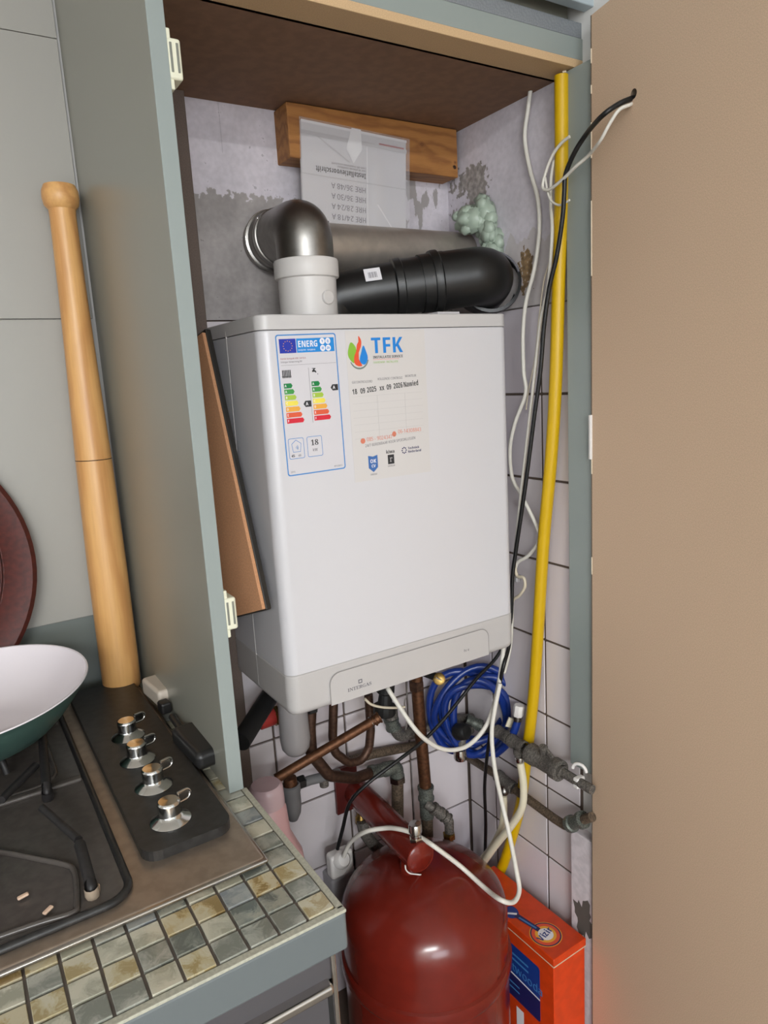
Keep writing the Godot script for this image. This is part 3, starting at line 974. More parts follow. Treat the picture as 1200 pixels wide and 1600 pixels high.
func flue_parts() -> void:
	# white boiler spigot, steel elbow into the wall
	var c := Vector3(0.525, 1.523, -1.04)
	var a := thing("flue_adapter", "white plastic flue adapter with a round test cap standing on the boiler", "flue adapter", c)
	lat("tube", [Vector2(0.045, 0), Vector2(0.0455, 0.06), Vector2(0.0455, 0.065)], M.pp_white, a, c)
	lat("collar", [Vector2(0.0455, 0.062), Vector2(0.0495, 0.0635), Vector2(0.0505, 0.066), Vector2(0.0505, 0.088), Vector2(0.0495, 0.0905), Vector2(0.046, 0.0915)], M.pp_white, a, c)
	var dir := Vector3(0.233, 0, 0.972)
	lat("test_cap", [Vector2(0.0, 0.0035), Vector2(0.0095, 0.0035), Vector2(0.0105, 0.0025), Vector2(0.011, -0.008)], M.pp_white, a, c + dir * 0.0455 + Vector3(0, 0.031, 0), dir, 24)
	var e := thing("flue_elbow", "dull metal flue elbow turning from the white adapter into the wall", "flue elbow", c + Vector3(0, 0.09, 0))
	pipe("bend", bent([c + Vector3(0, 0.085, 0), c + Vector3(0, 0.141, 0), Vector3(0.525, 1.664, -1.15)], 0.052, 14), 0.0445, M.alu, e, 32)
	lat("collar", [Vector2(0.0445, 0), Vector2(0.0465, 0.001), Vector2(0.0465, 0.012), Vector2(0.0455, 0.014), Vector2(0.0465, 0.016), Vector2(0.0465, 0.03), Vector2(0.0495, 0.031), Vector2(0.0495, 0.034), Vector2(0.0465, 0.035), Vector2(0.0465, 0.053)], M.alu, e, Vector3(0.525, 1.664, -1.121), Vector3(0, 0, -1), 36)
	var rim := []
	for k in 41: rim.append(Vector3(0.525 + 0.0495 * cos(TAU * k / 40), 1.664 + 0.0495 * sin(TAU * k / 40), -1.1535))
	pipe("bright_rim", rim, 0.0012, M.chrome, e, 6, true)
	lat("rivet", [Vector2(0, 0.003), Vector2(0.0022, 0.0022), Vector2(0.0032, 0.0)], M.chrome, e, Vector3(0.489, 1.692, -1.128), Vector3(-0.72, 0.6, 0.2), 12)
	# old aluminium duct along the back wall, foamed into the right wall
	tag(pipe("flue_duct", [Vector3(0.575, 1.652, -1.131), Vector3(0.915, 1.652, -1.131)], 0.041, M.alu_dull, self, 32), "grey metal duct running along the back wall behind the flue elbow", "flue duct")
	var fb := MB.new()
	var f := FastNoiseLite.new()
	f.seed = 4
	f.frequency = 30.0
	f.fractal_octaves = 2
	var lumps := []
	var rng := RandomNumberGenerator.new()
	rng.seed = 8
	for q in [[Vector3(.885, 1.704, -1.086), Vector3(0.02, 0.02, 0.022)], [Vector3(.890, 1.702, -1.067), Vector3(0.022, 0.024, 0.026)], [Vector3(.898, 1.711, -1.049), Vector3(0.016, 0.024, 0.024)], [Vector3(.900, 1.683, -1.043), Vector3(0.016, 0.024, 0.02)], [Vector3(.902, 1.661, -1.036), Vector3(0.015, 0.022, 0.018)], [Vector3(.903, 1.643, -1.029), Vector3(0.013, 0.02, 0.016)]]:
		lumps.append(q)
		for k in 5:
			var d := Vector3(rng.randf_range(-1, 0.6), rng.randf_range(-1, 1), rng.randf_range(-0.6, 1)).normalized()
			lumps.append([q[0] + d * q[1] * 0.85, q[1] * rng.randf_range(0.45, 0.7)])
	for s in lumps:
		var ids := []
		for i in 17:
			var row := []
			for j in 25:
				var d := Vector3(sin(PI * i / 16.0) * cos(TAU * j / 24.0), cos(PI * i / 16.0), sin(PI * i / 16.0) * sin(TAU * j / 24.0))
				var p: Vector3 = s[0] + d * s[1] * (1.0 + 0.35 * f.get_noise_3dv((s[0] + d * s[1]) * 2.6))
				p.x = minf(p.x, 0.918)
				row.append(fb.vert(p, d))
			ids.append(row)
		for i in 16:
			for j in 24: fb.quad(ids[i][j], ids[i][j + 1], ids[i + 1][j + 1], ids[i + 1][j])
	var st := SurfaceTool.new()
	st.create_from(fb.mesh(), 0)
	tag(put("foam_plug", st.commit(), M.foam, self), "pale green lumps of expanding foam round the duct end", "foam")
	# black air pipe with its elbow into the right corner
	var p0 := Vector3(0.612, 1.5685, -1.078)
	var p1 := Vector3(0.842, 1.592, -0.975)
	var p2 := Vector3(0.862, 1.588, -1.0)
	var o := thing("air_pipe", "thick black plastic air pipe with a white barcode sticker, lying over the boiler", "air pipe", Vector3(0.7, 1.523, -1.03))
	var run := (p1 - p0).normalized()
	pipe("pipe", bent([Vector3(0.588, 1.523, -1.088), Vector3(0.592, 1.562, -1.09), p0 + run * 0.05, p0 + run * 0.12], 0.04, 8), 0.0425, M.black_pp, o, 28)
	lat("socket", [Vector2(0.043, -0.002), Vector2(0.047, 0.0), Vector2(0.0475, 0.012), Vector2(0.0455, 0.014), Vector2(0.0455, 0.05), Vector2(0.0475, 0.052)], M.black_pp, o, p0 + run * 0.085, run, 32)
	lat("collar", [Vector2(0.045, -0.004), Vector2(0.051, -0.003), Vector2(0.0525, 0.002), Vector2(0.0525, 0.009), Vector2(0.049, 0.012), Vector2(0.049, 0.02)], M.black_pp, o, p0 + run * 0.152, run, 32)
	pipe("elbow", bent([p0 + run * 0.13, p1, Vector3(0.872, 1.578, -1.036)], 0.04, 16), 0.048, M.black_pp, o, 32)
	var away := Vector3(0.5, -0.12, -0.86).normalized()
	lat("end_collar", [Vector2(0.048, -0.008), Vector2(0.0535, -0.007), Vector2(0.0545, 0.0), Vector2(0.0545, 0.006), Vector2(0.052, 0.008), Vector2(0.052, 0.018), Vector2(0.048, 0.02)], M.black_pp, o, Vector3(0.866, 1.583, -1.0), away, 36)
	var ring := []
	var bs := along(away)
	for k in 24:
		var an := -1.1 + 2.4 * k / 23.0
		ring.append(Vector3(0.866, 1.583, -1.0) + bs * Vector3(0.0505 * cos(an), -0.009, 0.0505 * sin(an)))
	pipe("pale_seal", ring, 0.0022, M.ink_grey, o, 6)
	var side := Vector3(-run.z, 0, run.x)
	var up := (Vector3(0, 0.5, 0) + side * 0.86).normalized()
	var sp := p0 + run * 0.045 + up * 0.0432
	var tn := up.cross(run).normalized()
	var sb := MB.new()
	sb.box(Vector3.ZERO, Vector3(0.027, 0.0006, 0.024))
	var sk := put("barcode_sticker", sb.mesh(), M.print_white, o, sp - o.position)
	sk.basis = Basis(run, up, -tn)
	for k in 7:
		var bb := MB.new()
		bb.box(Vector3.ZERO, Vector3(0.0012 if k % 2 else 0.0007, 0.0002, 0.011))
		put("bar", bb.mesh(), M.ink_grey, sk, Vector3(-0.007 + 0.0022 * k, 0.0004, 0.001))
	tag(bx("packing_strip", Vector3(0.045, 0.006, 0.03), 0.001, M.paper, self, Vector3(0.74, 1.526, -0.975)), "small white strip lying on the boiler lid under the black pipe", "strip")


func wall_items() -> void:
	# timber beam and the manual that hangs from it
	var o := thing("wall_beam", "orange-brown pine beam with knots, fixed to the back wall under the cupboard top", "beam", Vector3(0.728, 1.79, -1.15))
	var b := MB.new()
	b.box(Vector3.ZERO, Vector3(0.348, 0.084, 0.05), 0.002, 2)
	var bm := put("timber", b.mesh(), M.pine, o, Vector3(0.7275, 1.8325, -1.15) - o.position)
	# grain along the beam: swap the two texture directions
	var arr := bm.mesh.surface_get_arrays(0)
	var uv: PackedVector2Array = arr[Mesh.ARRAY_TEX_UV]
	for k in uv.size(): uv[k] = Vector2(uv[k].y, uv[k].x)
	arr[Mesh.ARRAY_TEX_UV] = uv
	var am := ArrayMesh.new()
	am.add_surface_from_arrays(Mesh.PRIMITIVE_TRIANGLES, arr)
	bm.mesh = am
	for p in [Vector3(0.874, 1.8735, -1.138), Vector3(0.893, 1.808, -1.1245)]: lat("screw", [Vector2(0, 0.0012), Vector2(0.003, 0.0012), Vector2(0.004, 0.0)], M.copper_dark, o, p, Vector3(0, 0.3, 1), 12)
	var m := thing("manual", "white boiler manual in a clear bag, hung upside down from the beam", "manual", Vector3(.576, 1.850, -1.121))
	m.rotation.z = -0.045
	m.rotation.x = 0.02
	var pages := MB.new()
	pages.box(Vector3(0.104, -0.098, -0.004), Vector3(0.208, 0.196, 0.006), 0.0015, 1)
	put("booklet", pages.mesh(), M.paper, m)
	var bag := MB.new()
	var pl := PackedVector2Array([Vector2(-0.004, 0.003), Vector2(0.214, 0.003), Vector2(0.213, -0.2), Vector2(-0.003, -0.201)])
	bag.prism(pl, 0.0002)
	put("bag", bag.mesh(), M.film, m, Vector3(0, 0, 0.0012))
	flatshape("tape", rect(0.0, 0.0, 0.208, 0.004), M.paper_edge, m)
	flatshape("band", rect(0.0, 0.0155, 0.208, 0.022), M.grid_grey, m)
	flatshape("band", rect(0.15, 0.0135, 0.202, 0.016), M.ink_red, m, 0.0004)
	flatshape("tape_tab", [[0.095, -0.002], [0.113, -0.002], [0.115, 0.03], [0.098, 0.054], [0.084, 0.032]], M.paper_edge, m, 0.0005)
	for s in [[[0.028, 0.022], [0.033, 0.022], [0.092, 0.053], [0.089, 0.054]]]: flatshape("fold", s, M.grid_grey, m)
	flatshape("fold", rect(0.0, 0.0815, 0.208, 0.0832), M.grid_grey, m)
	flatshape("fold", rect(0.1245, 0.024, 0.1262, 0.192), M.paper_edge, m)
	flatshape("fold", [[0.145, 0.115], [0.147, 0.1145], [0.2, 0.178], [0.198, 0.179]], M.paper_edge, m)
	# the text runs upside down
	for w in [["Installatievoorschrift", 0.0085, 0.0715, true, 0.8], ["voor de erkende installateur", 0.0032, 0.0635, false, 1.0], ["Lees dit installatievoorschrift", 0.003, 0.059, false, 1.25], ["HRE 36/48 A", 0.0085, 0.0945, false, 1.05], ["HRE 36/30 A", 0.0085, 0.111, false, 1.05], ["HRE 28/24 A", 0.0085, 0.1275, false, 1.05], ["HRE 24/18 A", 0.0085, 0.144, false, 1.05], ["Kombi Kompakt", 0.0095, 0.1605, true, 1.0]]:
		var t := txt(w[0], w[1], M.ink if w[3] else M.ink_grey, m, 0.1225, w[2], 0.0003, w[4], w[3])
		t.rotation.z = PI
	# brown board with a black rim, wedged aslant between panel and boiler
	var k := thing("framed_board", "brown board with a black rim wedged aslant between panel and boiler", "board", Vector3(0.369, 1.095, -1.0))
	k.basis = Basis(Vector3.RIGHT, -0.341) * Basis(Vector3.UP, 0.26)
	var f1 := MB.new()
	f1.box(Vector3(0, 0.2085, -0.1), Vector3(0.006, 0.425, 0.2), 0.001, 1)
	put("backing", f1.mesh(), M.kraft, k)
	var f2 := MB.new()
	f2.box(Vector3(0.0075, 0.2105, -0.1), Vector3(0.01, 0.433, 0.203), 0.002, 1)
	put("rim", f2.mesh(), M.black_rim, k)
	k.position = Vector3(.362, 1.114, -.932)
	# wall socket and plug by the red vessel
	var s := thing("wall_socket", "grey surface-mounted wall socket behind the red vessel", "socket", Vector3(.559, .418, -1.160))
	var sp := Vector3(.557, .431, -1.155)
	bx("body", Vector3(0.056, 0.075, 0.045), 0.006, M.outlet_grey, s, sp + Vector3(0, -0.012, 0))
	var g := thing("plug", "white plug with a round boss, pushed into the grey wall socket", "plug", Vector3(.544, .504, -1.120))
	bx("body", Vector3(0.05, 0.05, 0.026), 0.007, M.plastic_white, g, Vector3(.543, .503, -1.118))
	lat("boss", [Vector2(0, 0.012), Vector2(0.012, 0.011), Vector2(0.016, 0.006), Vector2(0.0175, -0.002)], M.plastic_white, g, Vector3(.540, .518, -1.104), Vector3(0.1, 0.5, 0.85), 24)


func cable(called: String, label: String, pts: Array, r: float, m: Material, group := "") -> void:
	tag(pipe(called, curve(pts), r, m, self, 8), label, "cable", group)


func gas_and_cables() -> void:
	tag(pipe("gas_pipe", curve([Vector3(.894, 1.870, -.855), Vector3(.894, 1.702, -.857), Vector3(.894, 1.566, -.865), Vector3(.894, 1.402, -.874), Vector3(.894, 1.270, -.887), Vector3(.894, 1.118, -.908), Vector3(.894, .929, -.927), Vector3(.894, .794, -.943), Vector3(.894, .663, -.965), Vector3(.894, .550, -.986), Vector3(.894, .406, -1.034), Vector3(.894, .346, -1.061)]), 0.0108, M.yellow_pipe, self, 16), "bright yellow gas pipe running down the right side of the niche", "pipe")
	cable("coax_cable", "thick white cable waving down from the cupboard top along the wall", [Vector3(.905, 1.885, -.932), Vector3(.905, 1.852, -.940), Vector3(.905, 1.810, -.949), Vector3(.905, 1.757, -.938), Vector3(.905, 1.708, -.921), Vector3(.905, 1.656, -.918), Vector3(.900, 1.596, -.926), Vector3(.895, 1.545, -.942), Vector3(.890, 1.492, -.946), Vector3(.885, 1.426, -.941), Vector3(.885, 1.387, -.937), Vector3(.880, 1.336, -.960), Vector3(.880, 1.289, -.975), Vector3(.885, 1.235, -.977), Vector3(.890, 1.201, -.958), Vector3(.895, 1.156, -.931), Vector3(.895, 1.125, -.919), Vector3(.895, 1.089, -.948), Vector3(.890, 1.070, -.974), Vector3(.885, 1.039, -.978)], 0.0036, M.cable_white)
	cable("power_cable", "black cable from the hole in the door down beside the yellow pipe", [Vector3(.887, 1.790, -.711), Vector3(.871, 1.785, -.706), Vector3(.852, 1.777, -.712), Vector3(.837, 1.765, -.726), Vector3(.866, 1.762, -.779), Vector3(.868, 1.743, -.805), Vector3(.870, 1.718, -.825), Vector3(.870, 1.693, -.828), Vector3(.872, 1.657, -.834), Vector3(.874, 1.603, -.849), Vector3(.874, 1.556, -.866), Vector3(.874, 1.497, -.879), Vector3(.874, 1.424, -.889), Vector3(.872, 1.349, -.903), Vector3(.870, 1.259, -.919), Vector3(.868, 1.177, -.935), Vector3(.866, 1.103, -.950), Vector3(.862, 1.054, -.956), Vector3(.860, .992, -.959), Vector3(.858, .921, -.965), Vector3(.829, .888, -.950), Vector3(.831, .830, -.970), Vector3(.839, .749, -1.000), Vector3(.849, .663, -1.030), Vector3(.864, .570, -1.060), Vector3(.880, .462, -1.080), Vector3(.889, .344, -1.100)], 0.0036, M.cable_black)
	cable("thin_cable", "thin white cable looping from the door hole round the yellow pipe", [Vector3(.887, 1.785, -.712), Vector3(.869, 1.777, -.705), Vector3(.853, 1.770, -.710), Vector3(.845, 1.755, -.719), Vector3(.844, 1.737, -.735), Vector3(.862, 1.730, -.772), Vector3(.864, 1.721, -.801), Vector3(.868, 1.712, -.828), Vector3(.872, 1.705, -.862), Vector3(.874, 1.713, -.878), Vector3(.876, 1.735, -.872), Vector3(.878, 1.755, -.860), Vector3(.878, 1.767, -.842), Vector3(.878, 1.772, -.824)], 0.0025, M.cable_white)
	cable("tie_cable", "thin white wire curling round the yellow pipe below the loop", [Vector3(.876, 1.726, -.874), Vector3(.876, 1.703, -.869), Vector3(.876, 1.688, -.861), Vector3(.876, 1.678, -.843), Vector3(.876, 1.681, -.823)], 0.0018, M.cable_white)
	cable("drop_cable", "white cable hanging straight down in front of the yellow pipe", [Vector3(.888, 1.751, -.866), Vector3(.888, 1.725, -.873), Vector3(.888, 1.686, -.874), Vector3(.880, 1.645, -.864), Vector3(.880, 1.587, -.870), Vector3(.880, 1.553, -.877), Vector3(.880, 1.508, -.892), Vector3(.880, 1.446, -.904), Vector3(.878, 1.359, -.918), Vector3(.875, 1.269, -.932), Vector3(.872, 1.187, -.944), Vector3(.870, 1.114, -.954), Vector3(.868, 1.064, -.960), Vector3(.866, 1.014, -.963), Vector3(.862, .959, -.961), Vector3(.860, .907, -.966), Vector3(.830, .873, -.950)], 0.003, M.cable_white)
	cable("bell_wire", "thin beige wire crossing from the white loop towards the boiler side", [Vector3(.895, 1.667, -.874), Vector3(.895, 1.609, -.883), Vector3(.895, 1.571, -.899), Vector3(.895, 1.510, -.912), Vector3(.895, 1.446, -.923), Vector3(.895, 1.392, -.940), Vector3(.890, 1.358, -.942)], 0.0014, M.cable_cream)
	cable("cable_knot", "small white cable loop knotted beside the boiler's right edge", [Vector3(.876, 1.074, -.967), Vector3(.876, 1.051, -.959), Vector3(.876, 1.051, -.942), Vector3(.876, 1.035, -.939), Vector3(.876, 1.015, -.953), Vector3(.876, 1.002, -.971), Vector3(.876, .984, -.977)], 0.003, M.cable_cream)
	tag(bx("cable_clip", Vector3(0.012, 0.014, 0.01), 0.002, M.outlet_grey, self, Vector3(.882, 1.044, -.966)), "small grey clip holding the cable loop beside the boiler", "clip")
	cable("sagging_cable", "white cable sagging below the boiler from its base to its right edge", [Vector3(.604, .891, -1.000), Vector3(.601, .891, -.990), Vector3(.615, .859, -.980), Vector3(.630, .823, -.960), Vector3(.656, .790, -.960), Vector3(.686, .765, -.960), Vector3(.718, .752, -.960), Vector3(.752, .752, -.960), Vector3(.787, .772, -.960), Vector3(.808, .804, -.960), Vector3(.826, .855, -.960), Vector3(.836, .903, -.960), Vector3(.858, .937, -.977)], 0.0042, M.cable_white)
	cable("plug_cable", "white cable arching over the red vessel from the wall plug", [Vector3(.538, .534, -1.090), Vector3(.545, .573, -1.070), Vector3(.550, .621, -1.020), Vector3(.577, .633, -.992), Vector3(.586, .642, -.967), Vector3(.598, .643, -.945), Vector3(.612, .634, -.930), Vector3(.620, .630, -.900), Vector3(.667, .576, -.891), Vector3(.682, .556, -.844), Vector3(.679, .564, -.800), Vector3(.706, .547, -.800), Vector3(.729, .552, -.810), Vector3(.740, .579, -.830), Vector3(.754, .618, -.860), Vector3(.763, .669, -.890), Vector3(.775, .713, -.920), Vector3(.787, .765, -.940), Vector3(.799, .807, -.945), Vector3(.815, .859, -.945)], 0.0042, M.cable_white)
	cable("flex_cable", "black cable running slantwise under the boiler to the white plug", [Vector3(.531, .547, -1.100), Vector3(.541, .594, -1.090), Vector3(.552, .650, -1.075), Vector3(.585, .685, -1.060), Vector3(.645, .713, -1.050), Vector3(.703, .732, -1.050), Vector3(.750, .757, -1.050), Vector3(.794, .787, -1.050), Vector3(.845, .824, -1.050), Vector3(.897, .854, -1.050), Vector3(.942, .902, -1.050)], 0.0036, M.cable_black)
	cable("flex_tail", "short black cable end curling behind the white plug", [Vector3(.569, .514, -1.140), Vector3(.579, .495, -1.140), Vector3(.585, .473, -1.140), Vector3(.583, .464, -1.140)], 0.0033, M.cable_black)
	cable("sensor_wire", "beige wire hooked under the boiler beside the black valve", [Vector3(.568, .875, -1.020), Vector3(.580, .861, -1.020), Vector3(.601, .849, -1.020), Vector3(.626, .840, -1.020), Vector3(.650, .834, -1.020)], 0.0024, M.cable_cream)
	cable("grey_wire", "thin grey wire hanging below the boiler left of the copper pipe", [Vector3(.710, .838, -1.100), Vector3(.708, .812, -1.100), Vector3(.701, .794, -1.100), Vector3(.705, .765, -1.100), Vector3(.701, .739, -1.100)], 0.0014, M.cable_grey)


func sleeve(called: String, m: Material, o: Node3D, a: Vector3, b: Vector3, r: float, lip := 0.0015) -> void:
	var l := a.distance_to(b)
	lat(called, [Vector2(r - lip * 2, 0), Vector2(r + lip, 0.0005), Vector2(r + lip, l * 0.22), Vector2(r, l * 0.28), Vector2(r, l * 0.72), Vector2(r + lip, l * 0.78), Vector2(r + lip, l - 0.0005), Vector2(r - lip * 2, l)], m, o, a, b - a, 20)


func nut(called: String, m: Material, o: Node3D, at: Vector3, dir: Vector3, r: float, l: float) -> void:
	lat(called, [Vector2(0, 0), Vector2(r * 0.86, 0), Vector2(r, l * 0.12), Vector2(r, l * 0.88), Vector2(r * 0.86, l), Vector2(0, l)], m, o, at, dir, 6, true)


func plumbing() -> void:
	var dn := Vector3.DOWN
	# siphon and waste pipe on the left
	var o := thing("siphon", "milky grey condensate siphon hanging under the boiler's left corner", "siphon", Vector3(.448, .881, -1.060))
	lat("cup", [Vector2(0.024, 0.06), Vector2(0.0255, 0.0), Vector2(0.0262, -0.035), Vector2(0.024, -0.05), Vector2(0.017, -0.06), Vector2(0.008, -0.0645), Vector2(0.0, -0.0655)], M.condensate, o, Vector3(.447, .857, -1.060), Vector3.UP, 28)
	tag(pipe("waste_pipe", [Vector3(.343, .860, -1.040), Vector3(.429, .882, -1.120), Vector3(.462, .900, -1.140)], 0.0165, M.rubber, self, 20), "black waste pipe slanting up behind the cupboard panel to the boiler", "pipe")
	o = thing("red_valve", "red plastic fitting with a brass nut left of the grey siphon", "valve", Vector3(.423, .841, -1.130))
	lat("body", [Vector2(0.006, -0.02), Vector2(0.016, -0.014), Vector2(0.0175, 0.012), Vector2(0.015, 0.016)], M.red_plastic, o, Vector3(.424, .840, -1.130), Vector3(1, 0.1, 0), 20)
	nut("nut", M.brass, o, Vector3(.438, .838, -1.130), Vector3(1, 0.1, 0), 0.019, 0.012)
	# copper runs
	o = thing("copper_loop", "copper pipe dropping under the boiler and turning right into a soldered elbow", "pipe", Vector3(.484, .848, -1.070))
	pipe("tube", bent([Vector3(.491, .866, -1.080), Vector3(.485, .819, -1.080), Vector3(.484, .772, -1.080), Vector3(.516, .717, -1.080), Vector3(.585, .671, -1.110), Vector3(.633, .662, -1.120)], 0.03, 8), 0.0108, M.copper_dark, o, 16)
	nut("nut", M.rubber, o, Vector3(.490, .852, -1.080), Vector3.UP, 0.014, 0.014)
	sleeve("coupling", M.solder, o, Vector3(.624, .663, -1.120), Vector3(.666, .657, -1.120), 0.0132)
	pipe("elbow", bent([Vector3(.657, .658, -1.120), Vector3(.687, .656, -1.120), Vector3(.687, .628, -1.120)], 0.014), 0.0138, M.solder, o, 16)
	nut("union", M.nickel, o, Vector3(.687, .620, -1.120), Vector3.UP, 0.0172, 0.014)
	pipe("riser", [Vector3(.687, .625, -1.120), Vector3(.678, .465, -1.120)], 0.0125, M.brown_pipe, o, 16)
	tag(pipe("copper_bend", bent([Vector3(.547, .854, -1.100), Vector3(.539, .779, -1.100), Vector3(.541, .745, -1.100), Vector3(.569, .714, -1.100), Vector3(.598, .709, -1.100), Vector3(.615, .730, -1.100), Vector3(.621, .765, -1.100), Vector3(.621, .838, -1.100)], 0.025, 7), 0.0085, M.copper_dark, self, 14), "thin copper pipe bent into a U under the boiler", "pipe")
	o = thing("relief_pipe", "straight copper relief pipe sloping down to the grey drain cup", "pipe", Vector3(.393, .782, -1.030))
	pipe("tube", [Vector3(.401, .768, -1.050), Vector3(.594, .831, -1.020)], 0.0085, M.copper, o, 14)
	sleeve("ferrule", M.copper, o, Vector3(.584, .827, -1.022), Vector3(.596, .832, -1.020), 0.0095)
	var rg := []
	var rc := Vector3(.580, .825, -1.024)
	for k in 17: rg.append(rc + along(Vector3(.594, .831, -1.020) - Vector3(.401, .768, -1.050)) * Vector3(0.0095 * cos(TAU * k / 16), 0, 0.0095 * sin(TAU * k / 16)))
	pipe("clip_ring", rg, 0.0012, M.nickel, o, 6, true)
	o = thing("drain_cup", "dark grey drain cup below the sloping copper pipe", "drain", Vector3(.435, .661, -1.080))
	var dc := Vector3(.439, .725, -1.080)
	lat("cup", [Vector2(0.014, 0.004), Vector2(0.0172, 0.002), Vector2(0.0172, -0.01), Vector2(0.0162, -0.012), Vector2(0.0165, -0.035), Vector2(0.0145, -0.052), Vector2(0.008, -0.066), Vector2(0.0, -0.068)], M.grey_plastic, o, dc, Vector3.UP, 28)
	lat("inlet", [Vector2(0.0, 0.016), Vector2(0.0115, 0.015), Vector2(0.0125, 0.0)], M.copper, o, dc + Vector3(0, 0.002, 0), Vector3.UP, 20)
	o = thing("grey_branch", "dark grey branch pipe joining the drain cup to the pipes on the right", "pipe", Vector3(.487, .710, -1.100))
	pipe("tube", [Vector3(.457, .709, -1.100), Vector3(.486, .709, -1.100), Vector3(.547, .701, -1.100)], 0.009, M.grey_plastic, o, 14)
	nut("nut", M.black_pp, o, Vector3(.459, .713, -1.100), Vector3(.486, .712, -1.100) - Vector3(.459, .713, -1.100), 0.0125, 0.016)
	lat("stopper", [Vector2(0, -0.014), Vector2(0.0085, -0.013), Vector2(0.009, 0.002)], M.grey_iron, o, Vector3(.514, .700, -1.100), Vector3.UP, 16)
	# big copper riser with its soldered tee
	o = thing("copper_riser", "upright copper pipe right of the boiler's centre with a soldered tee below", "pipe", Vector3(.727, .655, -1.080))
	pipe("tube", [Vector3(.719, .863, -1.080), Vector3(.722, .754, -1.080), Vector3(.728, .604, -1.080)], 0.0122, M.copper, o, 18)
	nut("nut", M.copper_dark, o, Vector3(.718, .826, -1.080), Vector3.UP, 0.0155, 0.02)
	sleeve("coupling", M.solder, o, Vector3(.728, .615, -1.080), Vector3(.728, .585, -1.080), 0.0145, 0.002)
	pipe("tee", [Vector3(.728, .591, -1.080), Vector3(.728, .546, -1.080)], 0.0142, M.solder, o, 18)
	pipe("branch", bent([Vector3(.721, .583, -1.070), Vector3(.734, .571, -1.050), Vector3(.754, .550, -1.040), Vector3(.753, .523, -1.040)], 0.014), 0.0095, M.grey_iron, o, 14)
	sleeve("coupling", M.grey_iron, o, Vector3(.726, .581, -1.055), Vector3(.742, .564, -1.048), 0.0112)
	sleeve("coupling", M.grey_iron, o, Vector3(.744, .561, -1.045), Vector3(.753, .551, -1.040), 0.0112)
	nut("nut", M.brass, o, Vector3(.752, .509, -1.040), Vector3.UP, 0.0128, 0.013)
	pipe("tail", [Vector3(.752, .512, -1.040), Vector3(.749, .482, -1.040)], 0.009, M.solder, o, 14)
	pipe("lower_tube", [Vector3(.728, .549, -1.080), Vector3(.724, .447, -1.080)], 0.0122, M.brown_pipe, o, 16)
	# pipes on the back wall
	o = thing("wall_pipe", "grey-brown pipe running level along the back wall behind the copper", "pipe", Vector3(.677, .672, -1.150))
	pipe("tube", [Vector3(.600, .684, -1.152), Vector3(.652, .680, -1.152), Vector3(.774, .659, -1.152)], 0.0095, M.brown_pipe, o, 14)
	pipe("elbow", bent([Vector3(.695, .773, -1.140), Vector3(.695, .738, -1.140), Vector3(.710, .705, -1.140), Vector3(.759, .700, -1.140)], 0.018), 0.0125, M.grey_iron, o, 16)
	sleeve("coupling", M.solder, o, Vector3(.692, .750, -1.140), Vector3(.697, .726, -1.140), 0.0142)
	pipe("run", [Vector3(.751, .701, -1.140), Vector3(.818, .701, -1.140), Vector3(.901, .685, -1.140)], 0.0095, M.grey_iron, o, 14)
	# black filling valve with its capillary
	o = thing("black_valve", "black plastic valve knob under the middle of the boiler", "valve", Vector3(.636, .835, -1.060))
	lat("knob", [Vector2(0, -0.012), Vector2(0.019, -0.011), Vector2(0.0215, -0.006), Vector2(0.0215, 0.008), Vector2(0.014, 0.012), Vector2(0.012, 0.03), Vector2(0.017, 0.034), Vector2(0.017, 0.05)], M.rubber, o, Vector3(.631, .820, -1.060), Vector3(0.12, 1, 0), 14, true)
	# brass drain cock seen end-on
	o = thing("drain_cock", "brass round plug with a slot, end-on beside the copper riser", "valve", Vector3(.736, .859, -1.030))
	var cv := Vector3(.716, .877, -1.000)
	var look := (Vector3(0, 1.43, 0) - cv).normalized()
	lat("stem", [Vector2(0.006, 0), Vector2(0.0075, 0.012), Vector2(0.0075, 0.04)], M.rubber, o, cv + Vector3(-0.012, 0.004, -0.045), Vector3(0.25, -0.05, 0.95), 14)
	lat("disc", [Vector2(0, 0.0025), Vector2(0.009, 0.0025), Vector2(0.0115, 0.0012), Vector2(0.0115, -0.006)], M.brass, o, cv, look, 22)
	var sl := bx("slot_bar", Vector3(0.015, 0.0022, 0.003), 0.0006, M.chrome, o, cv + look * 0.003)
	sl.rotation = Vector3(0.1, -0.5, -0.6)
	# feed line with stop valve on the right wall
	o = thing("feed_line", "grey iron water line with a tee and stop valve on the right wall", "pipe", Vector3(.880, .695, -.935))
	pipe("tube", bent([Vector3(.881, .686, -1.120), Vector3(.898, .680, -1.100), Vector3(.872, .711, -1.022), Vector3(.872, .709, -.980), Vector3(.872, .706, -.940), Vector3(.872, .705, -.855), Vector3(.872, .704, -.819), Vector3(.872, .704, -.776)], 0.02), 0.0088, M.grey_iron, o, 14)
	sleeve("coupling", M.solder, o, Vector3(.868, .699, -1.120), Vector3(.893, .684, -1.100), 0.0115)
	sleeve("coupling", M.grey_iron, o, Vector3(.872, .711, -1.026), Vector3(.872, .710, -.987), 0.0118)
	sleeve("tee", M.grey_iron, o, Vector3(.872, .709, -.984), Vector3(.872, .708, -.945), 0.0128, 0.001)
	nut("union", M.nickel, o, Vector3(.872, .706, -.946), Vector3(.872, .706, -.928) - Vector3(.872, .706, -.946), 0.0105, 0.018)
	sleeve("valve_body", M.grey_iron, o, Vector3(.872, .705, -.930), Vector3(.872, .704, -.850), 0.0175, 0.0025)
	lat("spindle", [Vector2(0.006, 0), Vector2(0.007, 0.02), Vector2(0.0085, 0.022), Vector2(0.0085, 0.03), Vector2(0, 0.031)], M.grey_iron, o, Vector3(.872, .708, -.896), Vector3(-0.15, 1, 0.25), 12)
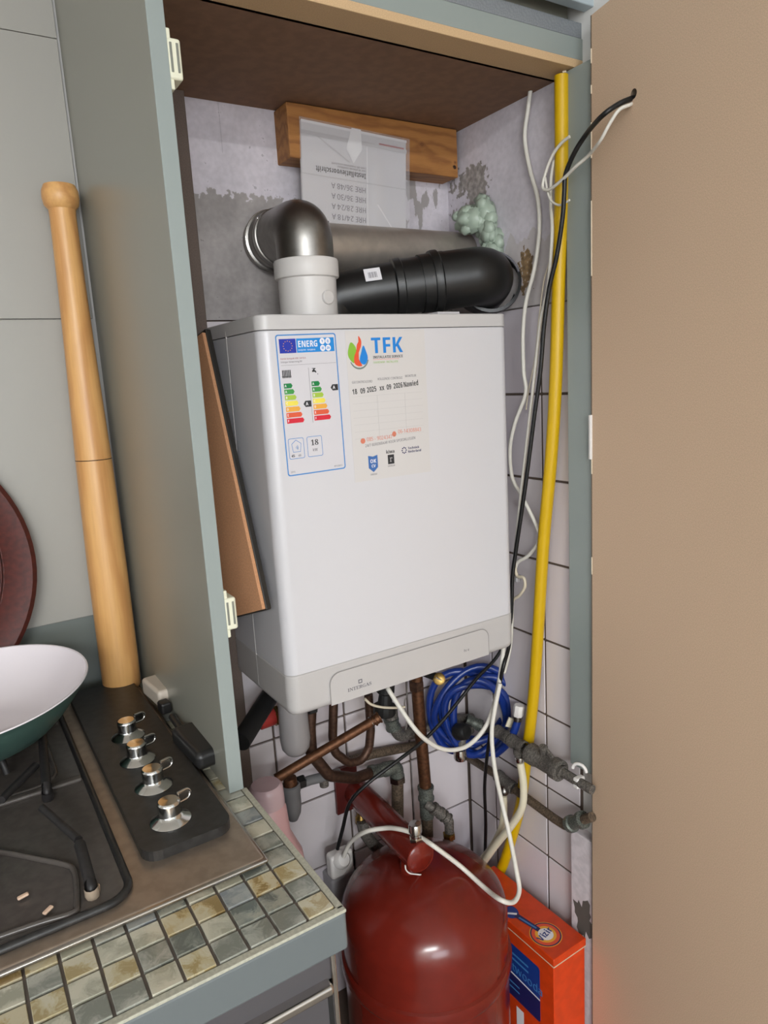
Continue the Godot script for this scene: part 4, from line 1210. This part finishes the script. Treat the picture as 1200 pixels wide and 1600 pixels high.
	bx("handle", Vector3(0.006, 0.009, 0.026), 0.002, M.grey_iron, o, Vector3(.870, .729, -.878), Vector3(0.5, 0, 0))
	sleeve("coupling", M.grey_iron, o, Vector3(.872, .704, -.856), Vector3(.872, .703, -.844), 0.0115)
	bx("pipe_clip", Vector3(0.02, 0.02, 0.012), 0.003, M.plastic_white, o, Vector3(.874, .703, -.808))
	var cr := []
	for k in 13: cr.append(Vector3(.874, .730, -.807) + Vector3(0.004 * cos(PI * k / 12), 0.012 * sin(PI * k / 12) - 0.004, 0.012 * cos(PI * k / 12)))
	pipe("clip_hook", cr, 0.003, M.plastic_white, o, 8)
	lat("tee_branch", [Vector2(0.011, 0), Vector2(0.0105, 0.012), Vector2(0.0085, 0.016), Vector2(0.0085, 0.026)], M.grey_iron, o, Vector3(.868, .705, -.957), dn, 14)
	lat("hose_tail", [Vector2(0.0095, 0), Vector2(0.0105, 0.005), Vector2(0.0085, 0.012)], M.chrome, o, Vector3(.868, .688, -.954), dn, 14)
	tag(pipe("filling_hose", curve([Vector3(.866, .676, -.951), Vector3(.866, .631, -.943), Vector3(.862, .584, -.945), Vector3(.855, .535, -.969), Vector3(.845, .478, -1.004), Vector3(.835, .426, -1.033)]), 0.0075, M.hose_cream, self, 12), "cream hose hanging from the stop valve's tee, behind the yellow pipe", "hose")
	o = thing("return_line", "lower grey-brown pipe with a tee sloping along the right wall", "pipe", Vector3(.880, .593, -.920))
	pipe("tube", bent([Vector3(.896, .585, -1.150), Vector3(.885, .597, -1.084), Vector3(.882, .602, -1.041), Vector3(.882, .596, -.995), Vector3(.882, .589, -.878), Vector3(.882, .590, -.848), Vector3(.882, .612, -.823), Vector3(.882, .643, -.785)], 0.015), 0.0085, M.brown_pipe, o, 14)
	sleeve("tee", M.grey_iron, o, Vector3(.882, .602, -1.039), Vector3(.882, .596, -.989), 0.0118, 0.0012)
	nut("union", M.nickel, o, Vector3(.882, .597, -.993), Vector3(.882, .595, -.980) - Vector3(.882, .597, -.993), 0.0115, 0.009)
	lat("tee_branch", [Vector2(0.0095, 0), Vector2(0.0095, 0.008), Vector2(0.011, 0.01), Vector2(0.011, 0.017), Vector2(0.008, 0.021)], M.nickel, o, Vector3(.878, .593, -1.015), dn, 14)
	sleeve("elbow", M.solder, o, Vector3(.882, .598, -.839), Vector3(.882, .627, -.805), 0.0125, 0.003)
	tag(pipe("return_hose", curve([Vector3(.874, .572, -1.012), Vector3(.874, .529, -1.013), Vector3(.865, .498, -1.012), Vector3(.850, .460, -1.022), Vector3(.835, .419, -1.043)]), 0.0075, M.hose_cream, self, 12), "shorter cream hose hanging from the lower pipe's tee", "hose")
	# tap with its chrome bell below the blue coil
	o = thing("tap", "tap with a black round cap and chrome outlet in front of the blue hose", "tap", Vector3(.825, .692, -1.080))
	lat("cap", [Vector2(0, 0.016), Vector2(0.012, 0.015), Vector2(0.0165, 0.01), Vector2(0.0175, -0.01), Vector2(0.014, -0.016)], M.rubber, o, Vector3(.810, .715, -1.060), Vector3(0.15, 0.35, 0.9), 22)
	pipe("body", bent([Vector3(.863, .685, -1.100), Vector3(.825, .689, -1.080), Vector3(.820, .656, -1.080)], 0.012), 0.009, M.grey_iron, o, 14)
	lat("outlet", [Vector2(0.007, 0.0), Vector2(0.0125, 0.003), Vector2(0.0138, 0.012), Vector2(0.0138, 0.022), Vector2(0.012, 0.026), Vector2(0.009, 0.026)], M.chrome, o, Vector3(.811, .675, -1.070), dn, 22)
	o = thing("blue_hose", "coiled bright blue garden hose hanging behind the boiler's right end", "hose", Vector3(.850, .745, -1.070))
	var turns := [[0.088, 0.094, 0.0, 0.0], [0.078, 0.085, 0.004, 0.01], [0.069, 0.078, -0.004, 0.016], [0.083, 0.088, -0.006, -0.014], [0.06, 0.068, 0.0, 0.02], [0.073, 0.08, 0.008, -0.006]]
	var cc := Vector3(.862, .733, -1.085)
	for k in turns.size():
		var t: Array = turns[k]
		var ring := []
		for j in 41:
			var a := TAU * j / 40
			ring.append(cc + Vector3(t[0] * cos(a) * 0.86 + t[2], t[1] * sin(a) + 0.012 * sin(a * 2 + k), t[3] + t[0] * cos(a) * 0.42 + 0.004 * sin(3 * a + k)))
		pipe("turn", ring, 0.0078, M.blue_hose, o, 12, true)
	pipe("free_end", curve([Vector3(.881, .650, -1.040), Vector3(.876, .692, -1.000), Vector3(.882, .723, -.985), Vector3(.890, .751, -.980)]), 0.0078, M.blue_hose, o, 12)
	var he := Vector3(.888, .746, -.980)
	lat("coupling", [Vector2(0.0085, 0), Vector2(0.0095, 0.008), Vector2(0.0085, 0.016)], M.nickel, o, he, Vector3(0.1, 1, 0), 14)
	lat("end_cap", [Vector2(0.0, 0.022), Vector2(0.0095, 0.022), Vector2(0.0105, 0.02), Vector2(0.0108, 0.0), Vector2(0.0095, -0.002)], M.plastic_white, o, he + Vector3(0.001, 0.012, 0), Vector3(0.12, 1, 0.1), 8, true)
	bx("tag", Vector3(0.014, 0.02, 0.004), 0.001, M.hose_cream, o, Vector3(.886, .735, -1.000), Vector3(0, -0.4, -0.4))
	# filling connection left of the vessel
	o = thing("filling_valve", "brass filling valve on a grey pipe left of the red arm", "valve", Vector3(.603, .570, -1.120))
	lat("body", [Vector2(0.008, -0.016), Vector2(0.011, -0.012), Vector2(0.011, 0.0), Vector2(0.008, 0.004), Vector2(0.008, 0.014)], M.brass, o, Vector3(.597, .578, -1.120), Vector3(0.1, 1, 0), 14)
	pipe("tube", curve([Vector3(.594, .576, -1.110), Vector3(.598, .549, -1.110), Vector3(.614, .517, -1.110), Vector3(.633, .491, -1.110)]), 0.0115, M.grey_iron, o, 14)


func vessel() -> void:
	var c := Vector3(0.62, 0.0, -0.945)
	var o := thing("expansion_vessel", "large dark red domed expansion vessel under the boiler", "expansion vessel", Vector3(0.62, 0.0, -0.945))
	var prof := []
	for k in 13: prof.append(Vector2(0.15 * sin(PI / 2 * k / 12.0), 0.483 + 0.092 * cos(PI / 2 * k / 12.0)))
	prof.append(Vector2(0.15, 0.405))
	lat("dome", prof, M.red_paint, o, c, Vector3.UP, 64)
	lat("rim", [Vector2(0.149, 0.41), Vector2(0.1545, 0.407), Vector2(0.156, 0.4), Vector2(0.156, 0.388), Vector2(0.1545, 0.383), Vector2(0.149, 0.381)], M.red_paint, o, c, Vector3.UP, 64)
	var low := [Vector2(0.15, 0.385), Vector2(0.15, 0.13)]
	for k in 9: low.append(Vector2(0.15 * cos(PI / 2 * k / 8.0), 0.12 - 0.08 * sin(PI / 2 * k / 8.0)))
	lat("lower_shell", low, M.red_paint, o, c, Vector3.UP, 64)
	for k in 3:
		var a := TAU * k / 3 + 0.3
		bx("foot", Vector3(0.03, 0.11, 0.012), 0.003, M.red_paint, o, Vector3(0.62 + 0.12 * cos(a), 0.055, -0.945 + 0.12 * sin(a)), Vector3(0, -a + PI / 2, 0))
	lat("neck", [Vector2(0.018, -0.012), Vector2(0.016, 0.012)], M.red_paint, o, Vector3(.595, .581, -.945), Vector3.UP, 18)
	var w := []
	var wc := Vector3(.585, .579, -.935)
	for k in 18: w.append(wc + Vector3(0.026 * cos(2.6 + 2.9 * k / 17), 0.001, 0.022 * -sin(2.6 + 2.9 * k / 17) * -1.0))
	pipe("sealing_tape", curve([Vector3(.570, .605, -.920), Vector3(.571, .596, -.920), Vector3(.578, .586, -.920), Vector3(.591, .578, -.920), Vector3(.603, .571, -.920)]), 0.0013, M.plastic_white, o, 6)
	# the arm that carries it
	var a := thing("vessel_bracket", "dull red bracket arm reaching from the wall over the vessel", "bracket", Vector3(.617, .601, -1.160))
	bx("wall_plate", Vector3(0.05, 0.098, 0.008), 0.001, M.red_dull, a, Vector3(.594, .617, -1.168))
	var s := Vector3(.614, .605, -1.165)
	var e := Vector3(.599, .610, -.915)
	var d := (e - s).normalized()
	pipe("arm", [s, e], 0.0268, M.red_paint, a, 32)
	lat("end_cap", [Vector2(0.0, 0.004), Vector2(0.022, 0.0025), Vector2(0.0268, -0.002)], M.red_paint, a, e, d, 32)
	var bv := s.lerp(e, 0.945) + Vector3(0, 0.02, 0)
	nut("vent_nut", M.chrome, a, bv, Vector3.UP, 0.0115, 0.012)
	lat("air_vent", [Vector2(0.0085, 0.012), Vector2(0.0095, 0.014), Vector2(0.0095, 0.018), Vector2(0.0078, 0.019), Vector2(0.0078, 0.022), Vector2(0.0118, 0.0235), Vector2(0.0118, 0.036), Vector2(0.0105, 0.038), Vector2(0.0, 0.0385)], M.chrome, a, bv, Vector3.UP, 24)
	# bottle behind the worktop edge
	var b := thing("pink_bottle", "pink bottle with a pearly cap standing left under the siphon", "bottle", Vector3(0.402, 0.0, -1.0))
	var bp := Vector3(.364, .798, -1.000)
	lat("cap", [Vector2(0.0, 0.0), Vector2(0.023, -0.001), Vector2(0.0265, -0.005), Vector2(0.0275, -0.012), Vector2(0.0285, -0.036), Vector2(0.027, -0.037)], M.pink_cap, b, bp, Vector3.UP, 36)
	lat("body", [Vector2(0.026, -0.036), Vector2(0.03, -0.045), Vector2(0.033, -0.09), Vector2(0.05, -0.13), Vector2(0.053, -0.16), Vector2(0.053, -0.268), Vector2(0.05, -0.272), Vector2(0.0, -0.272)], M.pink, b, bp, Vector3.UP, 36)
	b.position.y = bp.y - 0.272
	for ch in b.get_children(): ch.position = bp - b.position
	tag(bx("bottle_shelf", Vector3(0.18, 0.012, 0.225), 0.001, M.batten, self, Vector3(0.364, bp.y - 0.279, -1.04)), "small timber shelf under the pink bottle", "shelf")


func detergent() -> void:
	var o := thing("detergent_box", "orange-red washing powder box with a swirl emblem beside the vessel", "box", Vector3(0.841, 0.0, -0.93))
	o.rotation.y = 0.02
	var top := 0.378
	var b := MB.new()
	b.box(Vector3(0, (top - 0.017) / 2, 0), Vector3(0.083, top - 0.017, 0.25), 0.002, 2)
	put("carton", b.mesh(), M.orange_card, o)
	b = MB.new()
	b.box(Vector3(0, top - 0.007, 0), Vector3(0.086, 0.016, 0.254), 0.002, 2)
	put("lid", b.mesh(), M.orange_card, o)
	b = MB.new()
	b.box(Vector3(0, top - 0.0158, 0), Vector3(0.0855, 0.0022, 0.2535), 0.0005, 1)
	put("cut_edge", b.mesh(), M.cut_card, o)
	# print on the lid; its right is the box's far side
	var e := Node3D.new()
	e.name = "lid_print"
	o.add_child(e)
	e.position = Vector3(-0.043, top + 0.0011, -0.127)
	e.rotation.x = -PI / 2
	var cx := 0.0325
	var cy := 0.203
	for r in [[0.0305, "print_yellow", 0.0002], [0.029, "print_navy", 0.0003], [0.0265, "logo_red", 0.0004], [0.02, "print_yellow", 0.0005], [0.0145, "print_white", 0.0006]]:
		flatshape("ring", disc(cx, cy, r[0], r[0], 36), M[r[1]], e, r[2])
	var t := txt("Vizir", 0.013, M.print_blue, e, cx - 0.0015, cy - 0.001, 0.0009, 1.0, true, "Droid Sans", true)
	t.rotation.z = 0.2
	flatshape("spoon_handle", [[0.016, 0.135], [0.027, 0.132], [0.035, 0.187], [0.025, 0.19]], M.print_navy, e, 0.0007)
	flatshape("spoon_line", [[0.02, 0.143], [0.0235, 0.1425], [0.0305, 0.182], [0.0275, 0.1825]], M.print_sky, e, 0.0009)
	flatshape("spoon_scoop", bez([[0.006, 0.124], [0.016, 0.108], [0.032, 0.112], [0.033, 0.128], [0.023, 0.139], [0.01, 0.136]]), M.print_blue, e, 0.0006)
	flatshape("spoon_shine", [[0.01, 0.122], [0.014, 0.12], [0.027, 0.132], [0.023, 0.135]], M.print_white, e, 0.0009)
	# print on the broad side that faces the vessel
	var p := Node3D.new()
	p.name = "side_print"
	o.add_child(p)
	p.position = Vector3(-0.0417, top - 0.045, -0.125)
	p.rotation.y = -PI / 2
	var bl := flatshape("blue_panel", round_rect(0.03, 0.0, 0.215, 0.12, 0.006), M.print_blue, p, 0.0002)
	flatshape("navy_panel", [[0.03, 0.062], [0.215, 0.072], [0.215, 0.116], [0.21, 0.12], [0.034, 0.12], [0.03, 0.116]], M.print_navy, p, 0.0004)
	flatshape("white_line", [[0.03, 0.0585], [0.215, 0.0685], [0.215, 0.0715], [0.03, 0.0615]], M.print_white, p, 0.0006)
	txt("entwooda", 0.017, M.print_sky, p, 0.112, 0.05, 0.0005, 1.05, false)
	for y in [0.018, 0.03]: flatshape("text_line", rect(0.075, y, 0.185, y + 0.004), M.print_sky, p, 0.0004)
	for y in [0.086, 0.098]: flatshape("text_line", rect(0.06, y, 0.16, y + 0.003), M.print_sky, p, 0.0006)
	flatshape("white_flash", rect(0.15, 0.135, 0.17, 0.2), M.print_white, p, 0.0002)


func worktop() -> void:
	var o := thing("worktop", "grey-edged kitchen worktop faced with marbled glass mosaic", "worktop", Vector3(0.0, 0.859, -0.93))
	bx("slab", Vector3(1.51, 0.044, 0.736), 0.004, M.worktop_lacquer, o, Vector3(-0.476, 0.8795, -0.936))
	bx("grout", Vector3(1.498, 0.002, 0.726), 0.0005, M.mosaic_grout, o, Vector3(-0.4765, 0.9012, -0.941))
	bx("trim_strip", Vector3(1.51, 0.0035, 0.0085), 0.001, M.worktop_trim, o, Vector3(-0.476, 0.9022, -0.5722))
	bx("trim_strip", Vector3(0.0075, 0.0035, 0.268), 0.001, M.worktop_trim, o, Vector3(0.2752, 0.9022, -0.7065))
	var rng := RandomNumberGenerator.new()
	rng.seed = 23
	var store := {}
	for i in 30:
		for j in 23:
			var x := 0.256 - 0.0308 * i
			var z := -0.5915 - 0.0308 * j
			var d := 0.0275
			if z < -0.69:
				if i > 0: continue
			var zc := z
			if store.is_empty():
				for s in [[0.028, 0.0275]]:
					var b := MB.new()
					b.box(Vector3.ZERO, Vector3(s[0], 0.004, s[1]), 0.001, 1)
					store["whole"] = b.mesh()
			if i > 11: continue
			var kind: int = [0, 1, 0, 2, 1, 3, 4, 1, 0, 5, 1, 4][rng.randi_range(0, 11)]
			var t := put("tile", store["whole"], M["mosaic%d" % kind], o, Vector3(x, 0.9033, zc) - o.position)
			t.rotation = Vector3(rng.randf_range(-0.012, 0.012), rng.randf_range(-0.012, 0.012), rng.randf_range(-0.012, 0.012))
	# oven below
	var v := thing("oven", "stainless steel oven front just under the worktop edge", "oven", Vector3(-0.03, 0.3, -0.8))
	bx("body", Vector3(0.595, 0.74, 0.52), 0.003, M.oven_steel, v, Vector3(-0.029, 0.485, -0.882))
	bx("control_strip", Vector3(0.6, 0.052, 0.03), 0.003, M.oven_steel, v, Vector3(-0.027, 0.826, -0.615))
	bx("door", Vector3(0.6, 0.6, 0.03), 0.004, M.oven_steel, v, Vector3(-0.027, 0.49, -0.612))
	bx("door_glass", Vector3(0.5, 0.42, 0.006), 0.002, M.oven_glass, v, Vector3(-0.03, 0.46, -0.595))
	bx("top_bar", Vector3(0.59, 0.012, 0.02), 0.004, M.steel_bright, v, Vector3(-0.027, 0.7985, -0.597))
	bx("gap", Vector3(0.006, 0.62, 0.02), 0.001, M.rubber, v, Vector3(0.2665, 0.48, -0.606))
	bx("side_trim", Vector3(0.006, 0.72, 0.02), 0.002, M.steel_bright, v, Vector3(0.2735, 0.48, -0.606))
	# the rest of the kitchen units, left of the picture
	var un := thing("base_unit", "grey base unit under the worktop's left part", "cabinet", Vector3(-0.8, 0, -0.9))
	bx("body", Vector3(0.8, 0.855, 0.6), 0.003, M.lacquer, un, Vector3(-0.78, 0.4285, -0.94))


func hob() -> void:
	var o := thing("gas_hob", "stainless gas hob with a black control plate and grimy enamel", "hob", Vector3(-0.05, 0.906, -0.98))
	bx("steel_plate", Vector3(0.574, 0.01, 0.6), 0.004, M.hob_steel, o, Vector3(-0.049, 0.911, -0.976))
	bx("steel_edge", Vector3(0.578, 0.005, 0.008), 0.002, M.steel_bright, o, Vector3(-0.049, 0.9125, -0.6765))
	bx("steel_edge", Vector3(0.005, 0.0035, 0.6), 0.0015, M.steel_bright, o, Vector3(0.238, 0.9125, -0.976))
	# enamel well
	var well := MB.new()
	var poly := PackedVector2Array()
	for p in round_rect(-0.318, -1.245, 0.102, -0.7, 0.028, 6): poly.append(Vector2(p[0], -p[1]))
	well.prism(poly, 0.003)
	var w := put("enamel_well", well.mesh(), M.enamel, o, Vector3(0, 0.9155, 0) - o.position)
	w.rotation.x = -PI / 2
	var outer := []
	var inner := []
	for p in round_rect(-0.318, -1.245, 0.102, -0.7, 0.028, 6): outer.append(Vector3(p[0], 0.9185, p[1]))
	outer.append(outer[0])
	pipe("well_rim", outer, 0.0045, M.hob_black, o, 8, true)
	for f in [[-0.245, -0.835], [-0.245, -1.11], [-0.075, -0.845], [-0.045, -1.11]]:
		var q := []
		for p in round_rect(f[0] - 0.09, f[1] - 0.122, f[0] + 0.115, f[1] + 0.122, 0.03, 5): q.append(Vector3(p[0], 0.919, p[1]))
		q.append(q[0])
		if f[0] != -0.075: pipe("pressed_ridge", q, 0.003, M.enamel, o, 8, true)
		var at := Vector3(f[0], 0.9185, f[1])
		lat("burner", [Vector2(0.04, 0.0), Vector2(0.038, 0.01), Vector2(0.03, 0.011), Vector2(0.03, 0.016), Vector2(0.036, 0.017), Vector2(0.036, 0.022), Vector2(0.032, 0.024), Vector2(0.0, 0.024)], M.cast_iron, o, at, Vector3.UP, 28)
	pipe("pressed_ridge", curve([Vector3(-.046, .920, -.904), Vector3(-.001, .920, -.855), Vector3(.026, .920, -.823), Vector3(.051, .920, -.792), Vector3(.056, .920, -.777), Vector3(.055, .920, -.755), Vector3(.050, .920, -.720), Vector3(.044, .920, -.709), Vector3(.014, .920, -.714), Vector3(-.031, .920, -.719)]), 0.0034, M.enamel, o, 8)
	bx("middle_ridge", Vector3(0.41, 0.006, 0.012), 0.0028, M.enamel, o, Vector3(-0.108, 0.9205, -0.974))
	# control plate
	var cp := MB.new()
	var cpp := PackedVector2Array()
	for p in round_rect(0.124, -1.262, 0.2275, -0.742, 0.02, 6): cpp.append(Vector2(p[0], -p[1]))
	cp.prism(cpp, 0.013)
	var cpl := put("control_plate", cp.mesh(), M.hob_black, o, Vector3(0, 0.915, 0) - o.position)
	cpl.rotation.x = -PI / 2
	for p in [Vector3(.174, .928, -1.040), Vector3(.169, .928, -.960), Vector3(.170, .928, -.879), Vector3(.167, .928, -.792)]: knob(o, p)
	# pan supports of cast iron: a side bar with a foot, arms towards the burners
	var bars := [[Vector3(.065, .944, -1.088), Vector3(.052, .944, -.940), Vector3(.052, .922, -.948), Vector3(.047, .944, -1.002), Vector3(.001, .944, -.938)], [Vector3(.067, .940, -.792), Vector3(.065, .940, -.718), Vector3(.066, .922, -.723), Vector3(.067, .940, -.800), Vector3(.041, .944, -.887)]]
	for n in 2:
		var s := thing("pan_support", ["rear pan support of black cast iron under the white pan", "front pan support of black cast iron with a worn pale foot"][n], "pan support", Vector3(-0.1, 0.922, [-1.1, -0.835][n]), "cast iron pan supports")
		var q: Array = bars[n]
		pipe("side_bar", [q[0], q[1], q[2]], 0.006, M.cast_iron, s, 6)
		lat("foot", [Vector2(0.0, 0.007), Vector2(0.006, 0.006), Vector2(0.0075, 0.0), Vector2(0.007, -0.012)], M.worn_iron if n == 1 else M.cast_iron, s, q[2], q[2] - q[1], 10)
		pipe("arm", [q[3], q[4]], 0.0052, M.cast_iron, s, 6)
		var z: float = [-1.1, -0.845][n]
		for c in [-0.245, -0.045 if n == 0 else -0.085]:
			for k in 4:
				var an := TAU * k / 4 + PI / 4
				var d := Vector3(cos(an), 0, sin(an))
				pipe("finger", [Vector3(c, 0.9255, z) + d * 0.082, Vector3(c, 0.9445, z) + d * 0.078, Vector3(c, 0.9465, z) + d * 0.035], 0.005, M.cast_iron, s, 6)
	for p in [[Vector3(.024, .922, -.726), 0.6], [Vector3(.072, .922, -.729), 1.4], [Vector3(.005, .922, -.764), 0.1]]:
		tag(bx("food_scrap", Vector3(0.011, 0.003, 0.005), 0.0014, M.bean_shell, self, p[0], Vector3(0, p[1], 0.1)), ["pale food scrap on the enamel nearest the hob's front edge", "pale food scrap beside the front support's arm", "smaller food scrap further left on the enamel"][int(p[1] > 1.0) + 2 * int(p[1] < 0.3)], "food scrap")


func knob(o: Node3D, at: Vector3) -> void:
	var k := lat("knob", [Vector2(0.0, 0.0), Vector2(0.0235, 0.0), Vector2(0.024, 0.0015), Vector2(0.0225, 0.003), Vector2(0.016, 0.0065), Vector2(0.0135, 0.0085), Vector2(0.0128, 0.011), Vector2(0.0135, 0.0225), Vector2(0.0132, 0.0245), Vector2(0.0115, 0.0262), Vector2(0.0, 0.0268)], M.chrome, o, at - Vector3(0, 0.0005, 0), Vector3.UP, 36)
	var b := MB.new()
	var path := []
	for j in 15:
		var a := -PI / 2 + PI * j / 14
		path.append(Vector3(0.0195 + 0.006 * cos(a), 0.0185 + 0.0055 * sin(a), 0))
	path.push_front(Vector3(0.011, 0.0135, 0)); path.append(Vector3(0.011, 0.0245, 0))
	b.sweep(path, 0.0014, 8)
	b.box(Vector3(0.0175, 0.0188, 0), Vector3(0.012, 0.0095, 0.0016), 0.0007, 1)
	var h := put("lever", b.mesh(), M.chrome, k)
	h.rotation.y = 0.35
	h.scale = Vector3(1.2, 1.15, 1.2)


func hob_items() -> void:
	# shallow pan
	var o := thing("pan", "shallow pan, white inside and dark green outside, on the rear burner", "pan", Vector3(-0.01, 0.986, -1.1))
	o.rotation = Vector3(0.05, 0, 0.05)
	var b := MB.new()
	b.lathe([Vector2(0.0, -0.029), Vector2(0.072, -0.029), Vector2(0.083, -0.027), Vector2(0.098, -0.0185), Vector2(0.116, -0.002), Vector2(0.133, 0.018), Vector2(0.1465, 0.036), Vector2(0.1505, 0.0435), Vector2(0.152, 0.0448)], 72)
	put("shell", b.mesh(), M.pan_green, o)
	b = MB.new()
	b.lathe([Vector2(0.152, 0.0448), Vector2(0.1512, 0.0464), Vector2(0.1488, 0.046), Vector2(0.144, 0.037), Vector2(0.1305, 0.0195), Vector2(0.1135, 0.0005), Vector2(0.096, -0.0155), Vector2(0.082, -0.0235), Vector2(0.071, -0.0255), Vector2(0.0, -0.0258)], 72)
	put("coating", b.mesh(), M.pan_white, o)
	# baseball-bat shaped stick
	var foot := Vector3(0.2125, 0.9165, -1.262)
	var head := Vector3(.219, 1.751, -1.268)
	var d := (head - foot).normalized()
	var l := foot.distance_to(head)
	var t := thing("wooden_bat", "pale beech wooden bat standing in the corner behind the hob", "bat", foot)
	lat("shaft", [Vector2(0.0, 0.0), Vector2(0.03, 0.0), Vector2(0.0318, 0.003), Vector2(0.0322, 0.05), Vector2(0.0318, 0.22), Vector2(0.0288, 0.4), Vector2(0.0242, 0.55), Vector2(0.0212, 0.68), Vector2(0.0198, l - 0.045), Vector2(0.0202, l - 0.034)], M.beech, t, foot, d, 48)
	lat("knob", [Vector2(0.02, -0.035), Vector2(0.0258, -0.028), Vector2(0.0277, -0.018), Vector2(0.0272, -0.007), Vector2(0.0235, 0.0015), Vector2(0.0, 0.005)], M.beech, t, head, d, 48)
	var rg := []
	var bs := along(d)
	for k in 41: rg.append(foot + d * 0.405 + bs * Vector3(0.02835 * cos(TAU * k / 40), 0, 0.02835 * sin(TAU * k / 40)))
	pipe("scored_ring", rg, 0.0008, M.copper_dark, t, 6, true)
	# dark red woven tray against the wall
	var tc := Vector3(-0.132, 1.172, -1.288)
	var w := thing("woven_tray", "dark red round woven tray leaning on the wall behind the pan", "tray", Vector3(-0.132, 0.932, -1.25))
	var ax := Vector3(0.0, 0.1, 1.0)
	lat("rim", [Vector2(0.192, 0.004), Vector2(0.214, 0.024), Vector2(0.232, 0.028), Vector2(0.239, 0.022), Vector2(0.238, 0.012), Vector2(0.215, 0.0), Vector2(0.19, -0.006)], M.wicker, w, tc, ax, 72)
	lat("base", [Vector2(0.0, 0.001), Vector2(0.196, 0.003), Vector2(0.196, -0.004), Vector2(0.0, -0.004)], M.wicker_dark, w, tc, ax, 48)
	var wb := MB.new()
	for k in 24:
		var q := []
		var r := 0.1 + 0.0042 * k
		for j in 97: q.append(Vector3(r * cos(TAU * j / 96), 0.003 + 0.0014 * (1 if (j + k) % 2 else -1), r * sin(TAU * j / 96)))
		wb.sweep(q, 0.0021, 5, true)
	var weave := put("weave", wb.mesh(), M.wicker, w, tc - w.position)
	weave.basis = along(ax)
	weave.set_meta("kind", "stuff")
	# lighters between control plate and panel
	var g := thing("gas_lighter", "white lighter with a black mouth lying between hob and panel, nearer the bat", "lighter", Vector3(.255, .925, -1.161))
	bx("body", Vector3(0.037, 0.03, 0.08), 0.006, M.lighter_white, g, Vector3(.253, .938, -1.149), Vector3(0, 0.1, 0))
	bx("mouth", Vector3(0.017, 0.019, 0.022), 0.004, M.lighter_black, g, Vector3(.242, .935, -1.089), Vector3(0, 0.1, 0))
	pipe("nozzle", [Vector3(.263, .942, -1.088), Vector3(.263, .940, -1.021)], 0.0045, M.lighter_black, g, 12)
	lat("nozzle_tip", [Vector2(0, 0.004), Vector2(0.0042, 0.003), Vector2(0.0052, -0.005)], M.lighter_black, g, Vector3(.263, .940, -1.021), Vector3(0.1, 0, 1), 14)
	bx("neck_plate", Vector3(0.014, 0.003, 0.06), 0.001, M.nickel, g, Vector3(.260, .925, -1.056), Vector3(0, -0.05, 0))
	var h := thing("black_lighter", "black rounded lighter with a silver clip lying along the panel's foot", "lighter", Vector3(.255, .925, -.948))
	bx("body", Vector3(0.042, 0.026, 0.105), 0.009, M.lighter_black, h, Vector3(.247, .935, -.936), Vector3(0, 0.06, 0))
	bx("clip", Vector3(0.022, 0.003, 0.009), 0.001, M.steel_bright, h, Vector3(.257, .944, -.966), Vector3(0, 0.1, 0))
	pipe("stem", [Vector3(.242, .933, -1.050), Vector3(.241, .933, -.975)], 0.005, M.lighter_black, h, 12)
